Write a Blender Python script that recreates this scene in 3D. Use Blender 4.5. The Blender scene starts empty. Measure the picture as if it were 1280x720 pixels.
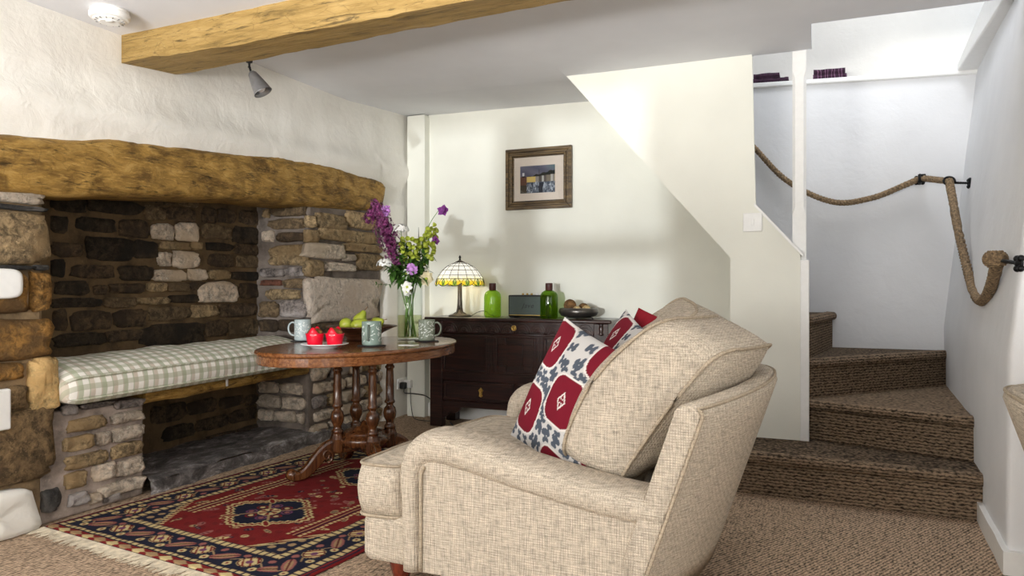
import bpy, bmesh, math, random
import numpy as np
from mathutils import Vector, Matrix, noise as mnoise

SC = bpy.context.scene
COL = SC.collection
PI = math.pi
random.seed(7)

# ------------------------------------------------------------------ camera
cam_data = bpy.data.cameras.new('camera')
cam = bpy.data.objects.new('camera', cam_data)
COL.objects.link(cam)
cam.location = (0, 0, 1.05)
cam.rotation_euler = (PI / 2, 0, math.radians(23))
cam_data.sensor_width = 36
cam_data.lens = 25.3125
cam_data.clip_start = 0.05
SC.camera = cam

# ------------------------------------------------------------------ world and light
world = bpy.data.worlds.new('world')
SC.world = world
world.use_nodes = True
bg = world.node_tree.nodes['Background']
bg.inputs[0].default_value = (0.80, 0.88, 1.0, 1)
bg.inputs[1].default_value = 1.0


def area(name, loc, target, sx, sy, power, color):
    d = bpy.data.lights.new(name, 'AREA')
    d.shape = 'RECTANGLE'
    d.size, d.size_y = sx, sy
    d.energy = power
    d.color = color
    o = bpy.data.objects.new(name, d)
    COL.objects.link(o)
    o.location = loc
    o.rotation_euler = (Vector(target) - Vector(loc)).to_track_quat('-Z', 'Y').to_euler()
    return o


# daylight through the windows behind and left of the camera, and through the stair rooflight
area('daylight_front_window', (-1.48, -1.60, 1.29), (-1.75, 5.0, 1.9), 1.6, 0.86, 60, (1.0, 0.97, 0.92))
# added fill outside the front window, aimed up to brighten the ceiling
area('ceiling_fill', (-1.7, -5.2, 0.1), (-1.3, -1.6, 1.35), 3.2, 1.0, 1100, (1.0, 0.985, 0.96))
area('fill_rear_right', (1.6, -1.55, 1.25), (0.6, 5.0, 2.8), 1.25, 2.0, 19, (1.0, 0.99, 0.97))  # unseen source, added as soft fill from behind on the right
area('daylight_left_window', (-3.06, 0.6, 0.98), (-1.3, 4.0, 1.15), 0.8, 0.45, 8, (0.96, 0.98, 1.0))
# low bright sky seen through the casements: small far sources, so that the glazing bars throw soft-edged patches
area('sky_gap_left', (-3.9, -2.0, 1.2), (-1.7, 5.0, 1.0), 0.12, 0.12, 240, (0.94, 0.97, 1.0))
area('sky_gap_front', (-0.4, -8.0, 1.15), (-1.8, 5.0, 1.4), 0.16, 0.16, 470, (0.93, 0.97, 1.0))
area('fill_right', (2.5, 0.9, 1.35), (-3.0, 2.2, 1.0), 1.3, 1.1, 7, (1.0, 0.98, 0.95))  # weak side fill, added at an unseen opening
area('daylight_stair_rooflight', (0.40, 4.62, 3.75), (0.55, 4.7, 0.0), 0.8, 0.7, 13, (0.95, 0.97, 1.0))

SC.view_settings.view_transform = 'Standard'
SC.view_settings.look = 'None'
SC.view_settings.gamma = 1
SC.view_settings.use_curve_mapping = False
SC.view_settings.exposure = 0.46
try:
    SC.cycles.max_bounces = 10
    SC.cycles.diffuse_bounces = 5
    SC.cycles.transmission_bounces = 8
    SC.cycles.transparent_max_bounces = 24
    SC.cycles.caustics_reflective = False
    SC.cycles.caustics_refractive = False
    SC.cycles.sample_clamp_indirect = 6
except Exception:
    pass


# ------------------------------------------------------------------ helpers
def lin(c):
    out = []
    for v in c[:3]:
        v = v / 255.0
        out.append(v / 12.92 if v <= 0.04045 else ((v + 0.055) / 1.055) ** 2.4)
    return (out[0], out[1], out[2], 1.0)


class MB:
    """collects geometry in room metres"""

    def __init__(self):
        self.v, self.f = [], []

    def add(self, vs, fs):
        b = len(self.v)
        self.v += [tuple(p) for p in vs]
        self.f += [tuple(b + i for i in f) for f in fs]
        return self

    def box(self, x0, x1, y0, y1, z0, z1):
        vs = [(x, y, z) for z in (z0, z1) for (x, y) in ((x0, y0), (x1, y0), (x1, y1), (x0, y1))]
        return self.add(vs, [(3, 2, 1, 0), (4, 5, 6, 7), (0, 1, 5, 4), (1, 2, 6, 5), (2, 3, 7, 6), (3, 0, 4, 7)])

    def prism(self, pts, axis, a, b):
        """extrude a 2D outline along an axis: axis 'X' -> pts are (y,z), 'Y' -> (x,z), 'Z' -> (x,y)"""
        def P(p, t):
            return {'X': (t, p[0], p[1]), 'Y': (p[0], t, p[1]), 'Z': (p[0], p[1], t)}[axis]
        n = len(pts)
        vs = [P(p, a) for p in pts] + [P(p, b) for p in pts]
        fs = [tuple(range(n)), tuple(range(2 * n - 1, n - 1, -1))]
        fs += [(i, i + n, (i + 1) % n + n, (i + 1) % n) for i in range(n)]
        return self.add(vs, fs)

    def loft(self, rings, caps=True, closed=True):
        n = len(rings[0])
        vs = [p for r in rings for p in r]
        fs = []
        m = n if closed else n - 1
        for i in range(len(rings) - 1):
            for j in range(m):
                k = (j + 1) % n
                fs.append((i * n + j, i * n + k, (i + 1) * n + k, (i + 1) * n + j))
        if caps and closed:
            fs.append(tuple(range(n - 1, -1, -1)))
            fs.append(tuple((len(rings) - 1) * n + j for j in range(n)))
        return self.add(vs, fs)

    def lathe(self, prof, c=(0, 0, 0), n=24, sx=1.0, sy=1.0, M=None, caps=True):
        rings = []
        for r, z in prof:
            ring = []
            for k in range(n):
                a = 2 * PI * k / n
                p = Vector((r * math.cos(a) * sx, r * math.sin(a) * sy, z))
                if M is not None:
                    p = M @ p
                ring.append((p.x + c[0], p.y + c[1], p.z + c[2]))
            rings.append(ring)
        return self.loft(rings, caps)

    def tube(self, path, rad, n=8, caps=True, flat=None):
        path = [Vector(p) for p in path]
        rads = rad if isinstance(rad, (list, tuple)) else [rad] * len(path)
        rings = []
        up = None
        for i, p in enumerate(path):
            a = path[max(i - 1, 0)]
            b = path[min(i + 1, len(path) - 1)]
            t = (b - a)
            t = t.normalized() if t.length > 1e-9 else Vector((0, 0, 1))
            if up is None:
                up = Vector((0, 0, 1)) if abs(t.z) < 0.9 else Vector((1, 0, 0))
            s = t.cross(up)
            if s.length < 1e-6:
                s = t.cross(Vector((0, 1, 0)))
            s.normalize()
            up = s.cross(t).normalized()
            fa, fb = flat if flat else (1, 1)
            rings.append([p + (s * math.cos(q) * fa + up * math.sin(q) * fb) * rads[i]
                          for q in (2 * PI * k / n for k in range(n))])
        return self.loft(rings, caps)

    def loop(self, path, rad, n=6):
        """closed tube"""
        path = [Vector(p) for p in path]
        m = len(path)
        rings = []
        for i, p in enumerate(path):
            t = (path[(i + 1) % m] - path[i - 1])
            t = t.normalized() if t.length > 1e-9 else Vector((1, 0, 0))
            up = Vector((0, 0, 1)) if abs(t.z) < 0.8 else Vector((0.6, 0.8, 0))
            s = t.cross(up).normalized()
            u2 = s.cross(t)
            rings.append([p + (s * math.cos(q) + u2 * math.sin(q)) * rad for q in (2 * PI * k / n for k in range(n))])
        rings.append(rings[0])
        return self.loft(rings, caps=False)

    def ball(self, c, r, n=12, m=8, sx=1, sy=1, sz=1, M=None):
        prof = [(max(r * math.sin(PI * i / m), 1e-4), -r * math.cos(PI * i / m) * sz) for i in range(m + 1)]
        return self.lathe(prof, c, n, sx, sy, M)

    def xf(self, M):
        self.v = [tuple(M @ Vector(p)) for p in self.v]
        return self


ORG = {}


def org(o):
    return ORG.get(o.name, Vector((0, 0, 0))) if o is not None else Vector((0, 0, 0))


def obj(name, mb, mat, parent=None, smooth=False, at=None, bevel=0, sub=0, colors=None, label=None):
    me = bpy.data.meshes.new(name)
    o0 = Vector(at) if at is not None else org(parent)
    vs = [(p[0] - o0.x, p[1] - o0.y, p[2] - o0.z) for p in mb.v]
    me.from_pydata(vs, [], mb.f)
    if smooth:
        me.polygons.foreach_set('use_smooth', [True] * len(me.polygons))
    if colors is not None:
        ca = me.color_attributes.new('print', 'FLOAT_COLOR', 'POINT')
        ca.data.foreach_set('color', np.asarray(colors, dtype=np.float32).ravel())
    me.materials.append(mat)
    bm = bmesh.new()
    bm.from_mesh(me)
    bmesh.ops.recalc_face_normals(bm, faces=bm.faces)
    bm.to_mesh(me)
    bm.free()
    o = bpy.data.objects.new(name, me)
    COL.objects.link(o)
    if parent is not None:
        o.parent = parent
        o.location = o0 - org(parent)
    else:
        o.location = o0
    ORG[o.name] = o0
    if bevel:
        b = o.modifiers.new('bevel', 'BEVEL')
        b.width = bevel
        b.segments = 2
        b.limit_method = 'ANGLE'
        b.angle_limit = 0.6
    if sub:
        s = o.modifiers.new('sub', 'SUBSURF')
        s.levels = s.render_levels = sub
    if label:
        o['label'] = label
    return o


def tag(o, label, cat, group=None):
    o['label'] = label
    o['category'] = cat
    if group:
        o['group'] = group
    return o


def struct(o, label=None, cat=None):
    o['kind'] = 'structure'
    if label:
        o['label'] = label
    if cat:
        o['category'] = cat
    return o


def thing(name, label, cat, loc, group=None):
    o = bpy.data.objects.new(name, None)
    COL.objects.link(o)
    o.empty_display_size = 0.05
    o.location = loc
    ORG[o.name] = Vector(loc)
    return tag(o, label, cat, group)


def copy_tree(o, parent=None):
    c = o.copy()
    COL.objects.link(c)
    if parent is not None:
        c.parent = parent
    for ch in list(o.children):
        copy_tree(ch, c)
    return c


def fbm(x, y, z=0.0, o=4):
    return mnoise.fractal(Vector((x, y, z)), 1.0, 2.0, o)


def spline(pts, n):
    """Catmull-Rom through 3D points"""
    P = [Vector(p) for p in pts]
    P = [P[0] * 2 - P[1]] + P + [P[-1] * 2 - P[-2]]
    out = []
    segs = len(P) - 3
    for i in range(segs):
        p0, p1, p2, p3 = P[i:i + 4]
        m = n if i < segs - 1 else n + 1
        for k in range(m):
            t = k / n
            out.append(0.5 * ((2 * p1) + (p2 - p0) * t + (2 * p0 - 5 * p1 + 4 * p2 - p3) * t * t + (3 * p1 - p0 - 3 * p2 + p3) * t ** 3))
    return out


# ------------------------------------------------------------------ materials
MATS = {}


class NT:
    def __init__(self, name):
        m = bpy.data.materials.new(name)
        m.use_nodes = True
        self.m = m
        self.t = m.node_tree
        self.n = self.t.nodes
        self.p = self.n['Principled BSDF']
        self.tc = self.n.new('ShaderNodeTexCoord')

    def node(self, kind, **kw):
        n = self.n.new(kind)
        for k, v in kw.items():
            if k.startswith('i_'):
                n.inputs[k[2:].replace('_', ' ')].default_value = v
            else:
                setattr(n, k, v)
        return n

    def ln(self, a, b):
        self.t.links.new(a, b)

    def coord(self, scale=(1, 1, 1), rot=(0, 0, 0), src='Object'):
        mp = self.node('ShaderNodeMapping')
        mp.inputs['Scale'].default_value = scale
        mp.inputs['Rotation'].default_value = rot
        self.ln(self.tc.outputs[src], mp.inputs['Vector'])
        return mp.outputs[0]

    def noise(self, scale, detail=4, rough=0.55, vec=None, dist=0.0):
        n = self.node('ShaderNodeTexNoise')
        n.inputs['Scale'].default_value = scale
        n.inputs['Detail'].default_value = detail
        n.inputs['Roughness'].default_value = rough
        n.inputs['Distortion'].default_value = dist
        self.ln(vec if vec is not None else self.tc.outputs['Object'], n.inputs['Vector'])
        return n.outputs['Fac']

    def wave(self, scale, direction='X', dist=0.0, dscale=1.0, vec=None, detail=2):
        n = self.node('ShaderNodeTexWave', bands_direction=direction)
        n.inputs['Scale'].default_value = scale
        n.inputs['Distortion'].default_value = dist
        n.inputs['Detail'].default_value = detail
        n.inputs['Detail Scale'].default_value = dscale
        self.ln(vec if vec is not None else self.tc.outputs['Object'], n.inputs['Vector'])
        return n.outputs['Fac']

    def voro(self, scale, vec=None, feature='F1', out='Distance', rnd=1.0):
        n = self.node('ShaderNodeTexVoronoi', feature=feature)
        n.inputs['Scale'].default_value = scale
        n.inputs['Randomness'].default_value = rnd
        self.ln(vec if vec is not None else self.tc.outputs['Object'], n.inputs['Vector'])
        return n.outputs[out]

    def ramp(self, fac, stops):
        r = self.node('ShaderNodeValToRGB')
        el = r.color_ramp.elements
        while len(el) < len(stops):
            el.new(0.5)
        for e, (p, c) in zip(el, stops):
            e.position = p
            e.color = c if len(c) == 4 else lin(c)
        self.ln(fac, r.inputs[0])
        return r.outputs[0]

    def mix(self, fac, a, b, blend='MIX'):
        m = self.node('ShaderNodeMix', data_type='RGBA', blend_type=blend)
        for sock, val in ((m.inputs[0], fac), (m.inputs[6], a), (m.inputs[7], b)):
            if hasattr(val, 'links'):
                self.ln(val, sock)
            elif isinstance(val, (int, float)):
                sock.default_value = val
            else:
                sock.default_value = lin(val)
        return m.outputs[2]

    def math(self, op, a, b=0.0, c=None):
        m = self.node('ShaderNodeMath', operation=op)
        for i, v in enumerate((a, b) if c is None else (a, b, c)):
            if hasattr(v, 'links'):
                self.ln(v, m.inputs[i])
            else:
                m.inputs[i].default_value = v
        return m.outputs[0]

    def base(self, c):
        if hasattr(c, 'links'):
            self.ln(c, self.p.inputs['Base Color'])
        else:
            self.p.inputs['Base Color'].default_value = lin(c)

    def bump(self, h, strength=0.3, dist=0.01):
        b = self.node('ShaderNodeBump')
        b.inputs['Strength'].default_value = strength
        b.inputs['Distance'].default_value = dist
        self.ln(h, b.inputs['Height'])
        if self.p.inputs['Normal'].links:
            self.ln(self.p.inputs['Normal'].links[0].from_socket, b.inputs['Normal'])
        self.ln(b.outputs[0], self.p.inputs['Normal'])

    def done(self, rough=0.6, metal=0.0, spec=None, trans=None, ior=None, coat=None):
        self.p.inputs['Roughness'].default_value = rough
        self.p.inputs['Metallic'].default_value = metal
        if spec is not None:
            self.p.inputs['Specular IOR Level'].default_value = spec
        if trans is not None:
            self.p.inputs['Transmission Weight'].default_value = trans
        if ior is not None:
            self.p.inputs['IOR'].default_value = ior
        if coat is not None:
            self.p.inputs['Coat Weight'].default_value = coat
        MATS[self.m.name] = self.m
        return self.m


def plain(name, c, rough=0.5, metal=0.0, vary=0.06, **kw):
    t = NT(name)
    n = t.noise(35, 3)
    a = tuple(max(0, v * (1 - vary)) for v in c)
    b = tuple(min(255, v * (1 + vary)) for v in c)
    t.base(t.ramp(n, [(0.3, a), (0.7, b)]))
    return t.done(rough, metal, **kw)


def plaster(name, c, bump=0.35, scale=9):
    t = NT(name)
    n1 = t.noise(scale, 6, 0.6, dist=0.4)
    n2 = t.noise(2.2, 3)
    dark = tuple(v * 0.965 for v in c)
    t.base(t.ramp(n2, [(0.3, dark), (0.7, c)]))
    t.bump(n1, bump, 0.014)
    t.bump(t.noise(scale * 0.38, 4, 0.5, dist=0.3), min(1.0, bump), 0.018)
    t.bump(t.noise(60, 3), 0.10, 0.004)
    return t.done(0.85, spec=0.2)


M_wall = plaster('plaster_white', (236, 233, 226), 0.45)
M_wall_smooth = plaster('plaster_smooth', (234, 234, 224), 0.10, 4)
M_wall_stair = plaster('plaster_stair', (234, 235, 237), 0.42, 6)
M_ceiling = plaster('plaster_ceiling', (226, 227, 231), 0.12, 3)
M_paint = plain('white_gloss_paint', (236, 236, 234), 0.4, vary=0.01)
M_plastic = plain('white_plastic', (236, 236, 234), 0.35, vary=0.01)
M_black = plain('black_plastic', (22, 22, 24), 0.4)
M_iron = plain('black_iron', (20, 20, 22), 0.45, 0.5)
M_grey_metal = plain('grey_metal', (128, 128, 130), 0.35, 0.6)
M_brass = plain('brass', (206, 170, 92), 0.3, 0.75)
M_white_china = plain('white_china', (238, 238, 240), 0.15, vary=0.01)
M_slate = plain('slate', (38, 37, 38), 0.5, vary=0.2)
M_pewter = plain('pewter', (96, 92, 88), 0.32, 0.8)
M_bronze = plain('bronze', (92, 84, 76), 0.38, 0.75, vary=0.15)
M_cork = plain('dark_red_cork', (70, 26, 22), 0.5, vary=0.2)
M_daylight_pane = plain('daylight_pane', (220, 228, 235), 0.2)


def wood(name, c1, c2, rough=0.35, axis='X', grain=7, dark=None, coat=None, bump=0.1):
    t = NT(name)
    sc = {'X': (0.6, 8, 8), 'Y': (8, 0.6, 8), 'Z': (8, 8, 0.6)}[axis]
    v = t.coord(sc)
    n = t.noise(grain, 5, 0.6, v, 0.6)
    t.base(t.ramp(n, [(0.28, dark or tuple(x * 0.55 for x in c1)), (0.45, c1), (0.7, c2)]))
    t.bump(n, bump, 0.003)
    return t.done(rough, coat=coat)


M_table = wood('table_walnut', (112, 68, 38), (146, 96, 56), 0.2, 'Y', grain=11, dark=(78, 46, 26), coat=0.15)
M_table_leg = wood('table_walnut_leg', (74, 42, 22), (112, 70, 38), 0.25, 'Z', coat=0.3)
M_oak_dark = wood('chest_oak', (36, 18, 16), (62, 32, 26), 0.3, 'X', dark=(16, 8, 8), coat=0.25)
M_mahogany = wood('mahogany_foot', (96, 34, 20), (134, 54, 30), 0.25, 'Z', coat=0.5)
M_bowlwood = wood('bowl_wood', (70, 40, 26), (112, 72, 46), 0.35, 'X')


def beam_mat(name, c_lo, c_mid, c_hi, axis):
    t = NT(name)
    sc = {'X': (1.0, 6, 6), 'Y': (4.5, 1.8, 4.5)}[axis]
    v = t.coord(sc)
    n = t.noise(3.0, 7, 0.62, v, 0.8)
    big = t.noise(2.5, 4)
    col = t.ramp(n, [(0.26, tuple(x * 0.45 for x in c_lo)), (0.40, c_lo), (0.54, c_mid), (0.74, c_hi)])
    col = t.mix(t.math('MULTIPLY', big, 0.5), col, c_lo)
    sc2 = {'X': (3, 40, 40), 'Y': (34, 5, 34)}[axis]
    stk = t.noise(1.0, 6, 0.7, t.coord(sc2), 0.9)
    col = t.mix(t.ramp(stk, [(0.36, (225, 225, 225)), (0.44, (0, 0, 0))]), col, tuple(x * 0.38 for x in c_lo))
    fine = t.noise(2.6, 6, 0.75, t.coord(sc2))
    col = t.mix(t.ramp(fine, [(0.52, (0, 0, 0)), (0.66, (150, 150, 150))]), col, tuple(min(255, x * 1.12) for x in c_hi))
    cr = t.voro(6.5, v, 'DISTANCE_TO_EDGE')
    crm = t.ramp(cr, [(0.0, (0, 0, 0)), (0.035, (255, 255, 255))])
    col = t.mix(0.22, col, crm, 'MULTIPLY')
    t.base(col)
    t.bump(n, 0.6, 0.012)
    t.bump(stk, 0.7, 0.012)
    return t.done(0.62, spec=0.25)


M_lintel = beam_mat('lintel_oak', (112, 84, 40), (166, 130, 66), (206, 170, 102), 'Y')
M_beam = beam_mat('beam_oak', (146, 119, 68), (168, 139, 84), (184, 156, 102), 'X')


def stone_mat(name, c, rough=0.85, patch=None, var=0.35):
    t = NT(name)
    inf = t.node('ShaderNodeObjectInfo')
    n = t.noise(24, 9, 0.72, dist=0.3)
    n2 = t.noise(5, 5)
    lo = tuple(x * (1 - var) for x in c)
    hi = tuple(min(255, x * (1 + var * 0.6)) for x in c)
    col = t.ramp(n, [(0.25, tuple(x * 0.5 for x in lo)), (0.42, lo), (0.55, c), (0.75, hi)])
    fl = t.noise(60, 6, 0.75)
    col = t.mix(t.ramp(fl, [(0.56, (0, 0, 0)), (0.66, (190, 190, 190))]), col, tuple(min(255, x * 1.28 + 14) for x in c))  # pale flecks: fine highlights of the rough face put into the colour
    ck = t.noise(11, 8, 0.7, dist=2.2)
    col = t.mix(t.ramp(ck, [(0.33, (200, 200, 200)), (0.41, (0, 0, 0))]), col, tuple(x * 0.42 for x in c))
    if patch:
        col = t.mix(t.ramp(n2, [(0.48, (0, 0, 0)), (0.62, (255, 255, 255))]), col, patch)
    hsv = t.node('ShaderNodeHueSaturation')
    t.ln(t.math('MULTIPLY_ADD', inf.outputs['Random'], 0.4, 0.8), hsv.inputs['Value'])
    t.ln(col, hsv.inputs['Color'])
    t.base(hsv.outputs[0])
    t.bump(n, 1.0, 0.025)
    t.bump(t.noise(90, 5, 0.7), 0.5, 0.005)
    return t.done(rough, spec=0.25)


STONE = {
    0: stone_mat('stone_soot', (66, 55, 42), patch=(40, 35, 29)),
    1: stone_mat('stone_dark_brown', (92, 75, 56), patch=(62, 51, 40)),
    2: stone_mat('stone_brown', (124, 104, 78), patch=(94, 78, 58)),
    3: stone_mat('stone_tan', (172, 148, 112), patch=(148, 124, 90)),
    4: stone_mat('stone_pale_pink', (216, 198, 178), patch=(196, 176, 152), var=0.22),
    5: stone_mat('stone_pale', (206, 190, 172), patch=(188, 172, 152), var=0.22),
    6: stone_mat('stone_reddish', (104, 66, 52)),
    7: stone_mat('stone_grey', (138, 128, 122), patch=(176, 168, 164)),
    8: stone_mat('stone_honey', (218, 184, 128), patch=(202, 164, 108), var=0.2),
    9: stone_mat('stone_amber', (158, 116, 60), patch=(104, 78, 46)),
    10: stone_mat('stone_slate', (66, 64, 62), patch=(112, 108, 104)),
    12: stone_mat('stone_big_pink', (212, 196, 180), patch=(200, 182, 164), var=0.12),
    11: stone_mat('stone_boulder', (136, 112, 80), patch=(92, 74, 54)),
}


def mortar(name, c):
    t = NT(name)
    n = t.noise(7, 7, 0.6)
    col = t.ramp(n, [(0.28, tuple(x * 0.6 for x in c)), (0.5, c), (0.75, tuple(min(255, x * 1.18) for x in c))])
    fl = t.noise(42, 6, 0.75)
    col = t.mix(t.ramp(fl, [(0.55, (0, 0, 0)), (0.70, (150, 150, 150))]), col, tuple(min(255, x * 1.25 + 10) for x in c))  # flecks paint the small highlights of the uneven mortar
    col = t.mix(t.ramp(t.noise(3.2, 6, 0.65, dist=0.8), [(0.36, (170, 170, 170)), (0.50, (0, 0, 0))]), col, tuple(x * 0.5 for x in c))
    t.base(col)
    t.bump(n, 0.7, 0.02)
    t.bump(t.noise(60, 4), 0.3, 0.004)
    return t.done(0.9, spec=0.15)


M_mortar_dark = mortar('mortar_sooty', (98, 80, 58))
M_mortar_grey = mortar('mortar_grey', (158, 144, 134))
M_mortar_shade = mortar('mortar_dark_grey', (112, 102, 94))  # darkened to paint the shade in the gaps between stones
M_mortar_buff = mortar('mortar_buff', (136, 114, 86))
def hearth_mat():
    t = NT('hearth_slate')
    v = t.coord((1.6, 0.8, 1.6))
    n = t.noise(9, 10, 0.78, v, 0.5)
    t.base(t.ramp(n, [(0.32, (44, 41, 40)), (0.47, (92, 87, 86)), (0.56, (134, 128, 126)), (0.66, (206, 204, 206))]))
    t.bump(n, 0.9, 0.02)
    return t.done(0.5, spec=0.35)


M_hearth = hearth_mat()


def fabric(name, c, period=0.0075, streak=0.22, bump=0.45):
    t = NT(name)
    s = 0.314 / period
    # threads run along each face: use the three axes so that every side of the upholstery shows its weave
    wx = t.wave(s, 'X', 1.2, 3)
    wy = t.wave(s, 'Y', 1.2, 3)
    wz = t.wave(s, 'Z', 1.2, 3)
    h = t.math('ADD', t.math('MULTIPLY', wx, wz), t.math('MULTIPLY', wy, t.math('ADD', wz, wx)))
    sx = t.noise(26, 3, 0.6, t.coord((1.2, 1.2, 14)))
    sz = t.noise(26, 3, 0.6, t.coord((14, 14, 1.0)))
    st = t.math('ADD', t.math('MULTIPLY', sx, 0.5), t.math('MULTIPLY', sz, 0.5))
    lo = tuple(x * (1 - streak) for x in c)
    hi = tuple(min(255, x * (1 + streak * 0.55)) for x in c)
    col = t.ramp(st, [(0.36, lo), (0.5, c), (0.64, hi)])
    col = t.mix(t.math('MULTIPLY', t.ramp(h, [(0.25, (255, 255, 255)), (0.75, (0, 0, 0))]), 0.30), col, tuple(x * 0.66 for x in c))
    t.base(col)
    t.bump(h, bump, 0.0025)
    return t.done(0.9, spec=0.15)


M_sofa = fabric('oatmeal_weave', (194, 182, 165), streak=0.27)
M_piping = fabric('oatmeal_piping', (182, 167, 146), 0.004)


def carpet(name, c, rot=0.5, row=0.014):
    t = NT(name)
    v = t.coord((1, 1, 1), (0, 0, rot))
    w = t.wave(0.314 / row, 'X', 5.0, 2.6, v, 3)
    k = t.voro(85, t.coord((1.0, 0.62, 1.0), (0, 0, rot)))
    n = t.noise(3.5, 4)
    h = t.math('ADD', t.math('MULTIPLY', w, 0.55), t.math('MULTIPLY', t.math('SUBTRACT', 1.0, k), 0.6))
    col = t.ramp(h, [(0.18, tuple(x * 0.42 for x in c)), (0.55, c), (0.95, tuple(min(255, x * 1.28) for x in c))])
    col = t.mix(t.math('MULTIPLY', n, 0.35), col, tuple(x * 0.82 for x in c))
    t.base(col)
    t.bump(h, 0.9, 0.006)
    return t.done(0.95, spec=0.1)


M_carpet = carpet('sisal_carpet', (176, 153, 130))


def stair_carpet():
    t = NT('sisal_stair_carpet')
    c = (119, 102, 84)
    w = t.wave(0.314 / 0.016, 'Z', 4.0, 3.0)
    k = t.voro(80, t.coord((0.7, 0.7, 1.2)))
    h = t.math('ADD', t.math('MULTIPLY', w, 0.5), t.math('MULTIPLY', t.math('SUBTRACT', 1.0, k), 0.65))
    t.base(t.ramp(h, [(0.2, tuple(x * 0.42 for x in c)), (0.55, c), (0.95, tuple(min(255, x * 1.3) for x in c))]))
    t.bump(h, 0.9, 0.006)
    return t.done(0.95, spec=0.1)


M_stair = stair_carpet()


def print_mat(name, rough=0.85, bump=0.0, bscale=300, gain=1.0, emit=0.0):
    t = NT(name)
    a = t.node('ShaderNodeAttribute', attribute_name='print')
    t.ln(a.outputs['Color'], t.p.inputs['Base Color'])
    if bump:
        t.bump(t.noise(bscale, 2), bump, 0.003)
    if emit:
        t.ln(a.outputs['Color'], t.p.inputs['Emission Color'])
        t.p.inputs['Emission Strength'].default_value = emit
    return t.done(rough, spec=0.2)


M_print = print_mat('printed_cloth', 0.9, 0.25, 260)
M_rug = print_mat('rug_pile', 0.95, 0.5, 220)
M_glaze = print_mat('printed_glaze', 0.25)
M_picture = print_mat('painted_paper', 0.7)
M_shade = print_mat('leaded_glass', 0.35, emit=0.5)


def gingham():
    t = NT('gingham')
    sep = t.node('ShaderNodeSeparateXYZ')
    t.ln(t.tc.outputs['Object'], sep.inputs[0])
    wob = t.math('MULTIPLY', t.noise(5, 2), 0.02)
    p = 0.058

    def band(coord, off):
        q = t.math('FRACT', t.math('ADD', t.math('DIVIDE', t.math('ADD', coord, wob), p), off))
        return t.math('LESS_THAN', q, 0.5)
    cross = t.math('SUBTRACT', sep.outputs['X'], sep.outputs['Z'])
    a = band(sep.outputs['Y'], 0.1)
    b = band(cross, 0.35)
    a2 = t.math('LESS_THAN', t.math('FRACT', t.math('DIVIDE', t.math('ADD', sep.outputs['Y'], wob), 2 * p)), 0.5)
    stripe = t.mix(a2, (164, 172, 142), (194, 180, 162))
    col = t.mix(t.math('MULTIPLY', a, 0.72), (240, 237, 230), stripe)
    col = t.mix(t.math('MULTIPLY', b, 0.52), col, (158, 164, 136))
    t.base(col)
    t.bump(t.noise(7, 3), 0.35, 0.02)
    t.bump(t.noise(250, 2), 0.2, 0.002)
    return t.done(0.9, spec=0.1)


M_gingham = gingham()


def rope_mat():
    t = NT('jute_rope')
    c = (150, 126, 96)
    n = t.noise(90, 3)
    t.base(t.ramp(n, [(0.3, tuple(x * 0.5 for x in c)), (0.6, c), (0.85, (190, 162, 122))]))
    t.bump(n, 0.5, 0.003)
    return t.done(0.9)


M_rope = rope_mat()


def glass_mat(name, c, rough=0.02, ior=1.45, body=0.0):
    """thin-walled glass: tinted see-through with a Fresnel gloss; body adds a little translucent colour"""
    t = NT(name)
    out = t.n['Material Output']
    tr = t.node('ShaderNodeBsdfTransparent')
    tr.inputs[0].default_value = lin(c)
    gl = t.node('ShaderNodeBsdfGlossy')
    gl.inputs['Roughness'].default_value = rough
    fr = t.node('ShaderNodeLayerWeight')
    fr.inputs[0].default_value = 0.5
    mx = t.node('ShaderNodeMixShader')
    t.ln(t.math('MULTIPLY_ADD', t.math('POWER', fr.outputs['Facing'], 3.5), 0.32 * (ior - 1) / 0.3, 0.03), mx.inputs[0])
    base = tr.outputs[0]
    if body:
        tl = t.node('ShaderNodeBsdfTranslucent')
        tl.inputs[0].default_value = lin(c)
        m2 = t.node('ShaderNodeMixShader')
        m2.inputs[0].default_value = body
        t.ln(tr.outputs[0], m2.inputs[1])
        t.ln(tl.outputs[0], m2.inputs[2])
        base = m2.outputs[0]
    t.ln(base, mx.inputs[1])
    t.ln(gl.outputs[0], mx.inputs[2])
    t.ln(mx.outputs[0], out.inputs['Surface'])
    MATS[name] = t.m
    return t.m


M_glass = glass_mat('clear_glass', (252, 254, 253), ior=1.3)
M_water = glass_mat('vase_water', (236, 238, 216), ior=1.15)
M_green_glass = glass_mat('green_glass', (198, 229, 122), 0.04, 1.3, 0.25)
M_green_glass_dark = glass_mat('green_glass_deep', (168, 202, 76), 0.04, 1.3, 0.25)


def grille_mat():
    t = NT('radio_grille')
    w = t.math('MULTIPLY', t.wave(190, 'X'), t.wave(190, 'Z'))
    t.base(t.ramp(w, [(0.1, (58, 70, 66)), (0.8, (104, 116, 112))]))
    t.bump(w, 0.4, 0.001)
    return t.done(0.6)


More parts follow.
